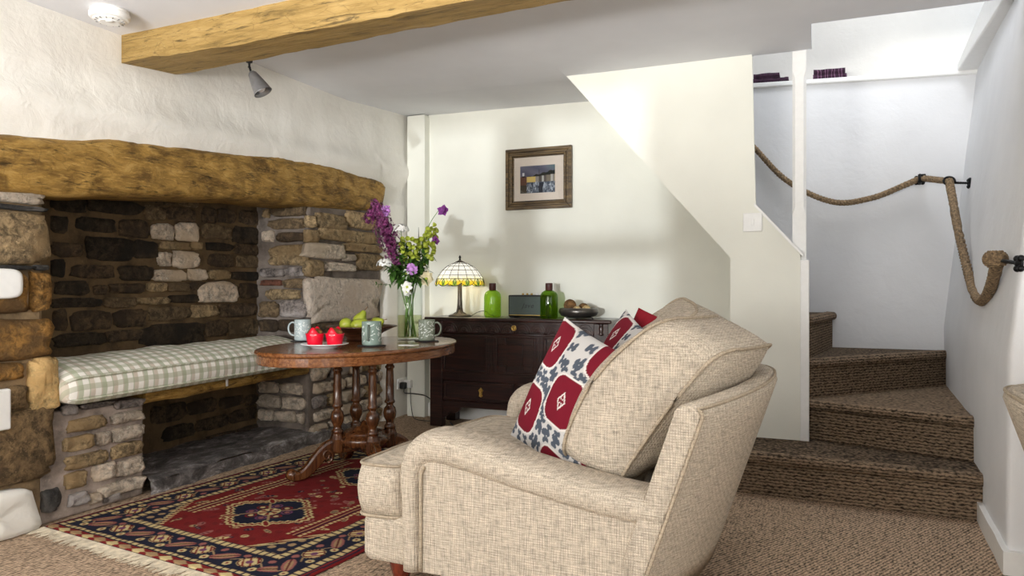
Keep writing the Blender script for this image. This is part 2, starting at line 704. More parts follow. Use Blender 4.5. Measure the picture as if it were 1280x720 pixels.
M_grille = grille_mat()
M_foil = plain('red_wrap', (214, 10, 44), 0.35, vary=0.05)
M_muffin = plain('muffin_crumb', (120, 82, 38), 0.9, vary=0.4)
M_white_ink = plain('white_ink', (240, 225, 228), 0.6, vary=0.01)
M_pear = NT('pear_skin')
M_pear.base(M_pear.ramp(M_pear.noise(9, 4), [(0.35, (128, 140, 34)), (0.6, (168, 178, 58)), (0.8, (146, 120, 50))]))
M_pear = M_pear.done(0.4)
M_twig = plain('twig_brown', (112, 82, 48), 0.85, vary=0.35)
M_twig_pale = plain('twig_pale', (196, 172, 124), 0.85, vary=0.25)
M_leaf = plain('leaf_green', (58, 92, 34), 0.5, vary=0.3)
M_stem = plain('stem_green', (88, 122, 50), 0.5, vary=0.25)
M_lime = plain('lime_green_bract', (160, 172, 60), 0.55, vary=0.18)
M_lilac = plain('lilac_dark', (92, 34, 76), 0.6, vary=0.5)
M_mauve = plain('mauve_petal', (184, 130, 196), 0.6, vary=0.12)
M_purple = plain('purple_petal', (136, 62, 146), 0.6, vary=0.15)
M_petal = plain('white_petal', (232, 232, 228), 0.6, vary=0.04)
M_cream = plain('cream_petal', (214, 204, 168), 0.6, vary=0.08)
M_towel = plain('plum_cloth', (58, 34, 52), 0.95, vary=0.3)
M_towel2 = plain('plum_cloth_pale', (126, 84, 116), 0.95, vary=0.3)
M_red_cloth = plain('crimson_cloth', (140, 26, 40), 0.85, vary=0.12)


def towel_mat():
    t = NT('striped_plum_towel')
    w = t.wave(7, 'X', 1.5, 2)
    t.base(t.ramp(w, [(0.3, (52, 26, 46)), (0.5, (58, 30, 50)), (0.62, (150, 112, 142)), (0.8, (60, 30, 52))]))
    t.bump(t.noise(150, 2), 0.4, 0.004)
    return t.done(0.95)


M_towel_stripe = towel_mat()

# ================================================================== STRUCTURE
# room axes: X along the back wall, Y towards it; the fireplace wall is at X = -3.13, the back wall at Y = 5.18
floor = struct(obj('floor', MB().box(-3.7, 3.2, -2.0, 5.6, -0.08, 0.0), M_carpet), 'woven beige sisal carpet covering the whole floor')


def ceil_z(x, y):
    if y < 2.62:
        return 2.285
    z = 2.372 + 0.07 * max(0.0, min(1.0, (y - 4.3) / 0.9)) + 0.035 * max(0.0, min(1.0, (-1.2 - x) / 1.9))
    return z + 0.006 * fbm(x * 0.8, y * 0.8, 3)


def grid_sheet(fx, us, vs):
    mb = MB()
    pts = [fx(u, v) for u in us for v in vs]
    m = len(vs)
    return mb.add(pts, [(i * m + j, (i + 1) * m + j, (i + 1) * m + j + 1, i * m + j + 1) for i in range(len(us) - 1) for j in range(m - 1)])


def lsp(a, b, n):
    return [a + (b - a) * i / (n - 1) for i in range(n)]


mb = MB()
# near bay, far bay (left of the stairwell) and the strip in front of the stairwell opening; each bay with its thickness
mb.box(-3.6, 3.2, -2.0, 2.64, 2.285, 2.55)


def slab(x0, x1, y0, y1):
    us, vs = lsp(x0, x1, 14), lsp(y0, y1, 10)
    mb.add(*(lambda g: (g.v, g.f))(grid_sheet(lambda u, v: (u, v, ceil_z(u, v)), us, vs)))
    mb.add(*(lambda g: (g.v, g.f))(grid_sheet(lambda u, v: (u, v, 2.62), us, vs)))
    for xa, ya, xb, yb in ((x0, y0, x1, y0), (x1, y0, x1, y1), (x1, y1, x0, y1), (x0, y1, x0, y0)):
        P = [(xa + (xb - xa) * t, ya + (yb - ya) * t) for t in lsp(0, 1, 12)]
        mb.add([(x, y, ceil_z(x, max(y, 2.63))) for x, y in P] + [(x, y, 2.62) for x, y in P],
               [(i, i + 1, 12 + i + 1, 12 + i) for i in range(11)])


slab(-3.6, -1.45, 2.62, 5.25)
slab(-1.45, -0.03, 2.62, 4.31)
slab(-0.03, 3.2, 2.62, 3.90)
ceiling = struct(obj('ceiling', mb, M_ceiling), 'uneven pale grey-white plaster ceiling')

# back wall of the room
wall_back = struct(obj('wall_back', grid_sheet(lambda x, z: (x, 5.18 + 0.006 * fbm(x, z, 5), z), lsp(-3.3, -0.45, 30), lsp(0, 2.6, 24)), M_wall_smooth), 'smooth off-white plaster back wall')
struct(obj('trim_1', MB().box(-3.10, -2.935, 5.10, 5.25, 0, 2.46), M_wall_smooth, bevel=0.006), 'white boxed-in pipe casing in the corner')
struct(obj('baseboard_back', MB().box(-2.935, -0.46, 5.155, 5.18, 0, 0.11), M_paint, bevel=0.004), 'low white painted skirting along back wall')

# left wall: plaster chimney breast over the lintel, plaster strip beyond the right stone pier


def breast_x(y, z):
    swell = 0.05 * math.exp(-((z - 1.86 - 0.045 * (y - 2.2)) / 0.09) ** 2)
    return -3.135 + swell + 0.012 * fbm(y * 1.3, z * 1.6, 1) + 0.006 * fbm(y * 4, z * 4, 2)


def breast(y, t):
    z0 = 1.58 if y < 1.9 else (1.58 + 0.09 * (y - 1.9) if y < 4.72 else 1.70)
    z = z0 + (2.56 - z0) * t
    return (breast_x(y, z), y, z)


mb = grid_sheet(breast, lsp(-2.0, 5.22, 110), lsp(0, 1, 36))
wall_left = struct(obj('wall_left', mb, M_wall, smooth=True), 'rough white plaster chimney breast above oak lintel')


def strip_x(y, z):
    return -3.125 - 0.02 * max(0, 1 - z / 0.4) + 0.012 * fbm(y * 3, z * 2, 9) + (-0.08 * max(0.0, (4.86 - y) / 0.08) ** 2 if y < 4.86 else 0)


mb = grid_sheet(lambda y, z: (strip_x(y, z), y + (0.02 * fbm(0, z * 3, 4) if y < 4.9 else 0), z), lsp(4.76, 5.22, 14), lsp(0, 1.72, 30))
struct(obj('wall_left', mb, M_wall, smooth=True), 'white plaster strip between stone pier and room corner')

mb = MB()
for y0, y1, z0, z1 in ((-2.0, 0.1, 0, 1.62), (1.1, 1.63, 0, 1.62), (0.1, 1.1, 0, 0.70), (0.1, 1.1, 1.225, 1.62)):
    mb.box(-3.45, -3.13, y0, y1, z0, z1)
struct(obj('wall_left', mb, M_wall), 'white plaster wall with a low window, left of the fireplace')
mb = MB()
for b in ((0.1, 1.1, 0.70, 0.735), (0.1, 1.1, 1.19, 1.225), (0.1, 0.135, 0.70, 1.225), (1.065, 1.1, 0.70, 1.225)):
    mb.box(-3.33, -3.29, *b)
struct(obj('window_3', mb, M_paint, bevel=0.004), 'small white window in the left wall')

# ---- fireplace masonry: mortar bodies that carry the stones
wf = MB()
wf.box(-3.75, -3.155, 1.62, 2.125, 0, 1.75)
pier_left = struct(obj('wall_fireplace_left', wf, M_mortar_buff, bevel=0.02), 'stone pier left of the fireplace opening')
wf = MB().box(-3.75, -3.155, 3.925, 4.80, 0, 1.68)
pier_right = struct(obj('wall_fireplace_right', wf, M_mortar_shade, bevel=0.02), 'pale stone pier right of the fireplace opening')
wf = MB().box(-3.85, -3.60, 2.0, 4.1, 0, 2.0).box(-3.62, -3.2, 2.0, 4.1, 1.80, 2.0)
recess_back = struct(obj('wall_recess_back', wf, M_mortar_dark), 'sooty rubble stone back wall of the fireplace recess')
wf = MB().box(-3.65, -3.155, 2.10, 2.64, 0, 0.492)
pier_bench = struct(obj('wall_bench', wf, M_mortar_grey, bevel=0.015), 'rough stone pier supporting left end of the bench')


def stone(parent, tone, axis, plane, a0, a1, z0, z1, depth=0.022, rnd=0.02, power=3.4, n=20, grow=1.0, seed=None):
    """one rounded irregular stone proud of a wall face; axis 'X': face looks to +X, a = Y; axis 'Y': face looks to -Y, a = X"""
    rs = random.Random(seed if seed is not None else hash((round(a0, 3), round(z0, 3))) & 0xffff)
    ca, cz, ha, hz = (a0 + a1) / 2, (z0 + z1) / 2, abs(a1 - a0) / 2, abs(z1 - z0) / 2
    ph = [rs.uniform(0, 6.28) for _ in range(4)]
    m = min(ha, hz)

    def outline(s, q):
        co, si = math.cos(q), math.sin(q)
        e = 2.0 / power
        wob = grow * (1 + 0.04 * math.sin(3 * q + ph[0]) + 0.04 * math.sin(5 * q + ph[1]) + 0.035 * math.sin(8 * q + ph[2]) + 0.03 * math.sin(11 * q + ph[3]))
        a = math.copysign(abs(co) ** e, co) * ha * wob
        z = math.copysign(abs(si) ** e, si) * hz * wob
        return a - math.copysign(min(abs(a), (1 - s) * m), a), z - math.copysign(min(abs(z), (1 - s) * m), z)
    rings = []
    for s, h in ((1.0, -0.5), (1.0, 0.35), (0.90, 0.8), (0.62, 1.0), (0.30, 1.04)):
        ring = []
        for k in range(n):
            a, z = outline(s, 2 * PI * k / n + ph[3] * 0.02)
            hh = h * depth
            if h > 0.3:
                hh += depth * rnd * 18 * fbm(a * 14 + ph[0], z * 14 + ph[1], ph[2], 3) * (0.5 if h < 0.5 else 1)
            if axis == 'X':
                ring.append((plane + hh, ca + a, cz + z))
            else:
                ring.append((ca + a, plane - hh, cz + z))
        rings.append(ring)
    return obj('stone', MB().loft(rings), STONE[tone], parent, smooth=True)


# stones: (from, to) along the wall, (bottom, top), tone
BACK = [
    (2.472, 2.642, 1.451, 1.518, 0),
    (2.665, 2.970, 1.467, 1.538, 0),
    (3.002, 3.222, 1.553, 1.600, 1),
    (3.257, 3.399, 1.557, 1.616, 2),
    (3.018, 3.152, 1.456, 1.531, 2),
    (3.181, 3.374, 1.463, 1.541, 1),
    (3.438, 3.543, 1.471, 1.563, 1),
    (3.570, 3.710, 1.483, 1.568, 1),
    (3.768, 3.958, 1.491, 1.579, 1),
    (2.463, 2.544, 1.339, 1.417, 0),
    (2.610, 2.817, 1.358, 1.427, 0),
    (2.857, 3.035, 1.343, 1.434, 1),
    (3.068, 3.210, 1.341, 1.427, 4),
    (3.240, 3.399, 1.342, 1.447, 4),
    (3.444, 3.667, 1.372, 1.455, 2),
    (3.710, 3.950, 1.357, 1.461, 0),
    (2.472, 2.619, 1.217, 1.283, 1),
    (2.660, 2.934, 1.209, 1.324, 0),
    (2.944, 3.090, 1.227, 1.320, 0),
    (3.124, 3.324, 1.283, 1.327, 3),
    (3.355, 3.431, 1.292, 1.337, 3),
    (3.477, 3.681, 1.295, 1.342, 0),
    (3.724, 3.934, 1.280, 1.346, 1),
    (2.463, 2.531, 1.112, 1.194, 0),
    (2.583, 2.807, 1.106, 1.171, 1),
    (2.857, 3.057, 1.096, 1.174, 0),
    (3.107, 3.192, 1.184, 1.260, 4),
    (3.216, 3.393, 1.178, 1.272, 4),
    (3.503, 3.695, 1.192, 1.270, 1),
    (3.739, 3.934, 1.193, 1.269, 2),
    (2.488, 2.655, 1.016, 1.084, 0),
    (2.697, 2.768, 1.015, 1.063, 1),
    (2.797, 3.002, 1.023, 1.073, 1),
    (3.084, 3.294, 1.093, 1.156, 4),
    (3.324, 3.457, 1.100, 1.166, 4),
    (3.490, 3.653, 1.107, 1.165, 3),
    (3.703, 3.934, 1.105, 1.159, 0),
    (2.472, 2.720, 0.949, 0.995, 0),
    (2.763, 2.949, 0.942, 0.996, 2),
    (3.035, 3.158, 1.031, 1.078, 3),
    (3.181, 3.324, 1.030, 1.079, 2),
    (3.349, 3.477, 1.040, 1.085, 1),
    (2.976, 3.169, 0.956, 0.994, 3),
    (3.192, 3.399, 0.961, 1.006, 0),
    (3.425, 3.717, 0.961, 1.081, 4),
    (3.760, 3.934, 0.984, 1.077, 1),
    (2.575, 2.788, 0.826, 0.921, 1),
    (2.472, 2.540, 0.835, 0.934, 1),
    (2.827, 3.013, 0.832, 0.923, 1),
    (3.051, 3.324, 0.857, 0.934, 2),
    (3.349, 3.543, 0.867, 0.938, 3),
    (3.591, 3.903, 0.861, 0.942, 1),
    (2.488, 2.749, 0.745, 0.808, 0),
    (2.773, 2.981, 0.753, 0.811, 1),
    (3.013, 3.438, 0.710, 0.827, 0),
    (3.470, 3.639, 0.738, 0.832, 1),
    (3.674, 3.958, 0.733, 0.832, 2),
    (3.068, 3.300, 0.251, 0.347, 1),
    (3.337, 3.543, 0.258, 0.339, 1),
    (3.591, 3.782, 0.261, 0.325, 1),
    (3.827, 4.046, 0.246, 0.313, 1),
    (4.095, 4.354, 0.227, 0.297, 2),
    (3.152, 3.361, 0.130, 0.209, 0),
    (3.399, 3.639, 0.142, 0.214, 1),
    (3.681, 3.903, 0.147, 0.223, 1),
    (3.934, 4.162, 0.126, 0.206, 2),
    (3.192, 3.425, -0.008, 0.081, 0),
    (3.477, 3.710, 0.024, 0.097, 1),
    (3.753, 3.981, 0.035, 0.101, 1),
]
SIDE = [
    (-3.528, -3.479, 1.537, 1.592, 3),
    (-3.444, -3.178, 1.541, 1.606, 2),
    (-3.458, -3.191, 1.454, 1.519, 2),
    (-3.535, -3.444, 1.371, 1.443, 4),
    (-3.402, -3.191, 1.366, 1.426, 1),
    (-3.465, -3.171, 1.208, 1.334, 3),
    (-3.542, -3.361, 1.127, 1.182, 7),
    (-3.333, -3.171, 1.131, 1.191, 7),
    (-3.542, -3.374, 1.067, 1.105, 6),
    (-3.340, -3.171, 1.050, 1.110, 2),
    (-3.493, -3.232, 0.973, 1.039, 3),
    (-3.563, -3.409, 0.851, 0.951, 2),
    (-3.381, -3.165, 0.854, 0.963, 7),
    (-3.563, -3.409, 0.752, 0.829, 1),
    (-3.381, -3.165, 0.757, 0.833, 1),
    (-3.218, -2.968, 0.252, 0.321, 5),
    (-3.381, -3.138, 0.160, 0.230, 4),
    (-3.112, -2.942, 0.171, 0.245, 5),
    (-3.191, -2.942, 0.088, 0.152, 7),
]
RPIER = [
    (3.905, 3.971, 1.460, 1.535, 3),
    (3.988, 4.313, 1.464, 1.565, 3),
    (4.351, 4.701, 1.499, 1.613, 3),
    (3.896, 4.005, 1.358, 1.439, 3),
    (4.040, 4.680, 1.386, 1.468, 3),
    (3.896, 4.294, 1.255, 1.355, 5),
    (4.332, 4.768, 1.320, 1.380, 3),
    (4.294, 4.430, 1.248, 1.295, 5),
    (4.470, 4.790, 1.190, 1.306, 3),
    (3.896, 4.057, 1.131, 1.235, 3),
    (4.092, 4.410, 1.170, 1.227, 5),
    (3.921, 4.745, 0.820, 1.119, 12),
    (3.921, 4.294, 0.750, 0.806, 1),
    (4.332, 4.723, 0.727, 0.793, 7),
    (4.275, 4.490, 0.361, 0.431, 5),
    (4.531, 4.701, 0.357, 0.418, 5),
    (4.294, 4.450, 0.263, 0.339, 7),
    (4.490, 4.680, 0.264, 0.336, 5),
    (4.294, 4.470, 0.162, 0.232, 7),
    (4.511, 4.701, 0.164, 0.237, 7),
    (4.313, 4.490, 0.065, 0.136, 5),
    (4.531, 4.701, 0.053, 0.138, 7),
]
BPIER = [
    (2.208, 2.273, 0.469, 0.520, 7),
    (2.296, 2.453, 0.482, 0.508, 7),
    (2.470, 2.624, 0.455, 0.495, 7),
    (2.234, 2.419, 0.385, 0.444, 3),
    (2.453, 2.624, 0.385, 0.437, 5),
    (2.369, 2.445, 0.301, 0.362, 4),
    (2.453, 2.624, 0.298, 0.366, 5),
    (2.212, 2.345, 0.301, 0.367, 3),
    (2.453, 2.624, 0.215, 0.283, 3),
    (2.219, 2.427, 0.214, 0.277, 3),
    (2.353, 2.466, 0.132, 0.212, 4),
    (2.479, 2.624, 0.125, 0.201, 4),
    (2.219, 2.320, 0.130, 0.203, 3),
    (2.394, 2.624, 0.042, 0.104, 5),
    (2.234, 2.328, 0.045, 0.104, 7),
    (2.336, 2.394, 0.029, 0.082, 4),
    (2.411, 2.497, 0.013, 0.052, 7),
]
LPIER = [
    (1.799, 2.117, 1.412, 1.469, 5),
    (1.799, 2.117, 1.382, 1.405, 10),
    (1.784, 2.124, 1.154, 1.375, 3),
    (1.799, 2.067, 1.127, 1.147, 10),
    (2.074, 2.135, 1.127, 1.152, 10),
    (2.057, 2.142, 0.955, 1.117, 9),
    (1.844, 2.040, 0.943, 1.117, 9),
    (1.829, 2.145, 0.746, 0.918, 9),
    (2.054, 2.178, 0.515, 0.740, 8),
    (1.829, 2.026, 0.658, 0.734, 9),
    (1.953, 2.040, 0.533, 0.635, 11),
    (1.741, 2.160, 0.229, 0.526, 11),
    (2.109, 2.190, 0.055, 0.154, 10),
]

for a0, a1, z0, z1, t in BACK:
    stone(recess_back, t, 'X', -3.60, a0, a1, z0, z1, 0.016 if t < 3 else 0.022, 0.04, 4.5, 22, 1.13)
for a0, a1, z0, z1, t in SIDE:
    if z1 < 0.52:
        continue
    stone(pier_right, t, 'Y', 3.925, a0, a1, z0, z1, 0.028, 0.035, 4.5, 22, 1.12)
RPIER = [r for r in RPIER if r[2] > 0.66]
crs = random.Random(4)  # pale stones, lightened further to carry the light on the lower courses
zc = 0.05
while zc < 0.68:
    hh = crs.uniform(0.075, 0.115)
    y = 3.93 + crs.uniform(0, 0.06)
    while y < 4.76:
        wv = min(crs.uniform(0.12, 0.30), 4.79 - y)
        if wv > 0.05:
            stone(pier_right, crs.choice((5, 4, 5, 7, 3, 5)), 'X', -3.155, y, y + wv - 0.018, zc, zc + hh - 0.016, 0.034, 0.04, 5, 20)
        y += wv
    if zc > 0.08 and zc < 0.40:
        x = -3.57
        while x < -3.2:
            wv = min(crs.uniform(0.12, 0.24), -3.165 - x)
            if wv > 0.05:
                stone(pier_right, crs.choice((4, 5, 5, 4)), 'Y', 3.925, x, x + wv - 0.016, zc, zc + hh - 0.014, 0.03, 0.04, 5, 20)
            x += wv
    zc += hh
for a0, a1, z0, z1, t in RPIER:
    big = abs(a1 - a0) * abs(z1 - z0) > 0.1
    stone(pier_right, t, 'X', -3.155, a0, a1, z0, z1, 0.035, 0.014 if big else 0.03, 9 if big else 5.5, 24, 1.05 if big else 1.10)
for a0, a1, z0, z1, t in BPIER:
    stone(pier_bench, t, 'X', -3.155, a0, a1, z0, z1, 0.026, 0.045, 5, 22, 1.04)
for a0, a1, z0, z1, t in LPIER:
    big = (z1 - z0) > 0.14
    stone(pier_left, t, 'X', -3.155, a0, a1, z0, z1, 0.042 if big else 0.028, 0.022, 7 if big else 4, 26, 1.03)

# lump of limewashed plaster at the foot of the left pier
def rough_lump(name, parent, poly, x0, depth, mat, seed, lab=None):
    mb = MB()
    n = 28
    P = []
    m = len(poly)
    per = [0]
    for i in range(m):
        a, b = poly[i], poly[(i + 1) % m]
        per.append(per[-1] + math.dist(a, b))
    for k in range(n):
        t = per[-1] * k / n
        i = max(j for j in range(m) if per[j] <= t + 1e-9)
        a, b = poly[i], poly[(i + 1) % m]
        q = (t - per[i]) / max(per[i + 1] - per[i], 1e-9)
        P.append((a[0] + (b[0] - a[0]) * q, a[1] + (b[1] - a[1]) * q))
    c = (sum(p[0] for p in P) / n, sum(p[1] for p in P) / n)
    rings = []
    for s, h in ((1.0, -0.4), (1.0, 0.55), (0.93, 0.9), (0.7, 1.0), (0.4, 1.02), (0.1, 1.02)):
        rings.append([(x0 + h * depth + 0.012 * fbm(p[0] * 9 + seed, p[1] * 9, s * 3), c[0] + (p[0] - c[0]) * s, c[1] + (p[1] - c[1]) * s) for p in P])
    return obj(name, mb.loft(rings), mat, parent, smooth=True, label=lab)


rough_lump('painted_stone', pier_left, [(1.72, 0.0), (2.10, 0.0), (2.085, 0.06), (2.05, 0.185), (1.98, 0.20), (1.72, 0.215)], -3.155, 0.06, M_wall, 3, 'white limewashed stone at the foot of the pier')

# ---- right wall by the stairs: leans outward towards the top, then the outer corner


def rw_x(y, z):
    return 0.65 + 0.05 * (y - 3.15) + 0.11 * max(z - 0.8, 0) + 0.008 * fbm(y * 1.5, z * 1.5, 7)


def rw(y, z):
    # rounded outer corner at Y = 3.15, then the wall turns towards +X
    if y >= 3.15:
        return (rw_x(y, z), y, z)
    t = 3.15 - y
    return (rw_x(3.15, z) + t, 3.15 + 0.01 * fbm(t * 2, z, 8) - 0.03 * t, z)


ys = [0.65, 1.2, 1.8, 2.4, 2.8, 3.0, 3.08, 3.12, 3.14] + lsp(3.155, 5.46, 34)
wall_right = struct(obj('wall_right', grid_sheet(rw, ys, lsp(0, 4.0, 46)), M_wall_stair, smooth=True), 'white plaster wall on the right of the stairs')
mb = MB()
bx = [(rw_x(y, 0.05), y) for y in lsp(3.15, 3.83, 8)]
pts = [(p[0] - 0.022, p[1]) for p in bx[::-1]] + [(bx[0][0] - 0.022, 3.128), (3.0, 3.045)] + [(3.0, 3.09), (bx[0][0], 3.15)] + [(p[0] + 0.005, p[1]) for p in bx]
mb.prism(pts, 'Z', 0, 0.086)
struct(obj('baseboard_right', mb, M_paint, bevel=0.006), 'white painted skirting round the corner by the bottom step')

# ---- stairwell
struct(obj('wall_stair_back', grid_sheet(lambda x, z: (x, 5.45 + 0.007 * fbm(x, z, 6), z), lsp(-1.9, 1.35, 30), lsp(0, 2.50, 24)), M_wall_stair, smooth=True), 'pale grey-white wall behind the winding stairs')
mb = MB()
mb.prism([(-1.9, 2.545), (1.05, 2.425), (1.05, 2.46), (-1.9, 2.58)], 'Y', 5.425, 5.80)
struct(obj('trim_2', mb, M_paint, bevel=0.008), 'white painted ledge shelf high above the stairs')
struct(obj('wall_stair_upper', grid_sheet(lambda x, z: (x, 5.80 + 0.01 * fbm(x * 2, z * 2, 2), z), lsp(-1.9, 1.5, 24), lsp(2.4, 4.0, 16)), M_wall, smooth=True), 'bright white wall above the ledge')
mb = MB()
mb.box(-1.62, -1.52, 4.2, 5.85, 2.45, 4.0)
mb.box(-1.6, -0.04, 4.20, 4.30, 2.55, 4.0)
mb.box(-0.07, -0.03, 3.80, 4.30, 2.60, 4.0)
mb.box(-0.04, 1.6, 3.80, 3.895, 2.60, 4.0)
struct(obj('wall_stairwell', mb, M_wall_stair), 'white upper walls of the stairwell')
mb = MB()
mb.box(-1.7, 0.0, 3.7, 5.9, 4.0, 4.1).box(0.9, 1.7, 3.7, 5.9, 4.0, 4.1).box(0.0, 0.9, 3.7, 4.3, 4.0, 4.1).box(0.0, 0.9, 5.2, 5.9, 4.0, 4.1)
struct(obj('ceiling_stairwell', mb, M_wall_stair), 'white ceiling of the stairwell round its rooflight')
# boxed soffit beam along the right wall at the top of the stairs
mb = MB()
mb.prism([(3.6, 2.74), (5.45, 2.505), (5.45, 2.455), (3.6, 2.46)], 'X', 0.835, 1.5)
struct(obj('trim_3', mb, M_paint, bevel=0.01), 'white boxed soffit above the right-hand stair wall')

# stair side panel: continuous with its lower newel strip
P = [(-1.455, 2.385), (-0.342, 2.385), (-0.322, 1.515), (-0.088, 1.247), (-0.088, 0.0), (-0.46, 0.0), (-0.46, 1.224)]
panel = struct(obj('wall_stair_side', MB().prism(P, 'Y', 4.28, 4.315), M_wall_smooth), 'off-white panelled side of the staircase')
mb = MB()
mb.prism([(-0.330, 1.532), (-0.076, 1.242), (-0.076, 1.222), (-0.330, 1.512)], 'Y', 4.272, 4.322)
obj('capping', mb, M_paint, panel)
# sloping soffit under the stairs and the closed side below it
mb = MB()
mb.prism([(-1.458, 2.39), (-0.461, 1.222), (-0.40, 1.222), (-1.40, 2.39)], 'Y', 4.312, 5.20).box(-0.461, -0.42, 4.312, 5.20, 0, 1.23)
struct(obj('wall_stair_soffit', mb, M_wall_smooth), 'sloping plaster underside of the stairs')
# newel post, chamfered between square blocks
mb = MB()


def newel(z, h, c):
    x, y = -0.094, 4.352
    return [(x - h + c, y - h, z), (x + h - c, y - h, z), (x + h, y - h + c, z), (x + h, y + h - c, z), (x + h - c, y + h, z), (x - h + c, y + h, z), (x - h, y + h - c, z), (x - h, y - h + c, z)]


mb.loft([newel(z, 0.036, c) for z, c in ((1.1, 0.002), (1.46, 0.002), (1.50, 0.014), (2.22, 0.014), (2.26, 0.002), (2.38, 0.002))])
post = struct(obj('trim_4', mb, M_paint), 'white chamfered newel post rising to the ceiling')
obj('post_foot', MB().box(-0.088, -0.043, 4.274, 4.35, 0.2, 1.205), M_paint, post, bevel=0.004)

# stairs: carpeted treads with rounded nosings, winding round the newel to the left
stairs = thing('staircase', 'winding staircase covered in brown woven sisal carpet', 'staircase', (0.2, 4.4, 0))
stairs['kind'] = 'structure'
ZS = [0.0, 0.212, 0.425, 0.645, 0.885]


def step(outline, z0, z1, nose=0.018, edges=(0,)):
    """tread outline seen from above (first edge is the front); riser below, nosing rolls forward"""
    m = MB()
    a, b = Vector(outline[0] + (0,)), Vector(outline[1] + (0,))
    nrm = (b - a).cross(Vector((0, 0, 1))).normalized()
    m.prism(outline, 'Z', z0, z1 - 0.004)
    tread = obj('step', m, M_stair, stairs)
    q = MB()
    prof = [(-0.004, -0.052), (0.012, -0.052), (0.024, -0.042), (0.028, -0.026), (0.024, -0.010), (0.012, 0.0), (-0.03, 0.002)]
    rings = []
    for t in lsp(0, 1, 20):
        p = a + (b - a) * t
        rings.append([tuple(p + nrm * u + Vector((0, 0, z1 + w + 0.0015 * math.sin(t * 55)))) for u, w in prof])
    q.loft(rings)
    obj('nosing', q, M_stair, tread, smooth=True)


rx = lambda y: rw_x(y, 0.4) + 0.02
step([(-0.47, 3.875), (rx(3.80), 3.805), (rx(4.2), 4.2), (rx(4.5), 4.6), (-0.47, 4.6)], 0, ZS[1])
step([(-0.066, 4.37), (rx(4.10), 4.085), (rx(5.4), 5.45), (-0.066, 5.45)], ZS[1] - 0.03, ZS[2])
step([(-0.062, 4.42), (rx(5.38), 5.40), (rx(5.44), 5.46), (-0.066, 5.46)], ZS[2] - 0.03, ZS[3])
step([(-0.055, 4.45), (0.095, 5.45), (-0.35, 5.45), (-0.35, 4.45)], ZS[3] - 0.03, ZS[4])
for i in range(4):
    x, x2 = (-0.27, -0.43, -0.61, -0.79, -0.97)[i:i + 2]
    top = (1.13, 1.46, 1.68, 1.90)[i]
    step([(x, 4.33), (x, 5.44), (x2 + 0.02, 5.44), (x2 + 0.02, 4.33)], top - 0.03 if i else 0.86, top)

# ---- the room behind the camera: walls with window openings
mb = MB()
for x0, x1, z0, z1 in ((-3.2, -2.3, 0, 2.4), (-2.3, -0.66, 0, 0.85), (-2.3, -0.66, 1.735, 2.4), (-0.66, 0.95, 0, 2.4), (0.95, 2.25, 2.25, 2.4), (2.25, 3.1, 0, 2.4)):
    mb.box(x0, x1, -1.85, -1.65, z0, z1)
struct(obj('wall_front', mb, M_wall_smooth), 'white wall with window and added door opening behind the viewer')
mb = MB()
for y0, y1, z0, z1 in ((-1.8, 0.25, 0, 2.4), (0.25, 1.55, 0, 0.8), (0.25, 1.55, 1.9, 2.4), (1.55, 3.2, 0, 2.4)):
    mb.box(2.75, 2.95, y0, y1, z0, z1)
struct(obj('wall_right', mb, M_wall_smooth), 'white wall with an added window, right of the viewer')


def window(name, boxes, lab):
    m = MB()
    for b in boxes:
        m.box(*b)
    return struct(obj(name, m, M_paint, bevel=0.004), lab)


window('window_1', [(-2.3, -0.66, -1.78, -1.72, 0.85, 0.88), (-2.3, -0.66, -1.78, -1.72, 1.71, 1.735), (-2.3, -2.24, -1.78, -1.72, 0.85, 1.735), (-0.68, -0.66, -1.78, -1.72, 0.85, 1.735), (-1.308, -1.150, -1.78, -1.72, 0.85, 1.735), (-2.3, -0.66, -1.78, -1.72, 1.212, 1.275)], 'white casement window behind the viewer')
window('door_1', [(0.95, 1.02, -1.78, -1.72, 0, 2.25), (2.18, 2.25, -1.78, -1.72, 0, 2.25), (1.57, 1.63, -1.78, -1.72, 0, 2.25), (0.95, 2.25, -1.78, -1.72, 2.17, 2.25), (0.95, 2.25, -1.78, -1.72, 0, 0.10)], 'white glazed garden door added behind the viewer for fill light')
window('window_2', [(2.80, 2.86, 0.25, 0.31, 0.8, 1.9), (2.80, 2.86, 1.49, 1.55, 0.8, 1.9), (2.80, 2.86, 0.25, 1.55, 0.8, 0.86), (2.80, 2.86, 0.25, 1.55, 1.84, 1.9)], 'white casement window added right of the viewer for fill light')

# ================================================================== BEAMS AND LINTEL
LT = [(1.2, 1.66, 1.40), (1.906, 1.689, 1.440), (2.161, 1.719, 1.452), (2.46, 1.776, 1.490), (2.79, 1.797, 1.520), (3.244, 1.834, 1.562), (3.584, 1.880, 1.578), (4.064, 1.900, 1.600), (4.341, 1.889, 1.615), (4.66, 1.884, 1.640), (4.745, 1.872, 1.66)]


def interp(tab, y, k):
    for a, b in zip(tab, tab[1:]):
        if y <= b[0]:
            t = (y - a[0]) / (b[0] - a[0])
            return a[k] + (b[k] - a[k]) * t
    return tab[-1][k]


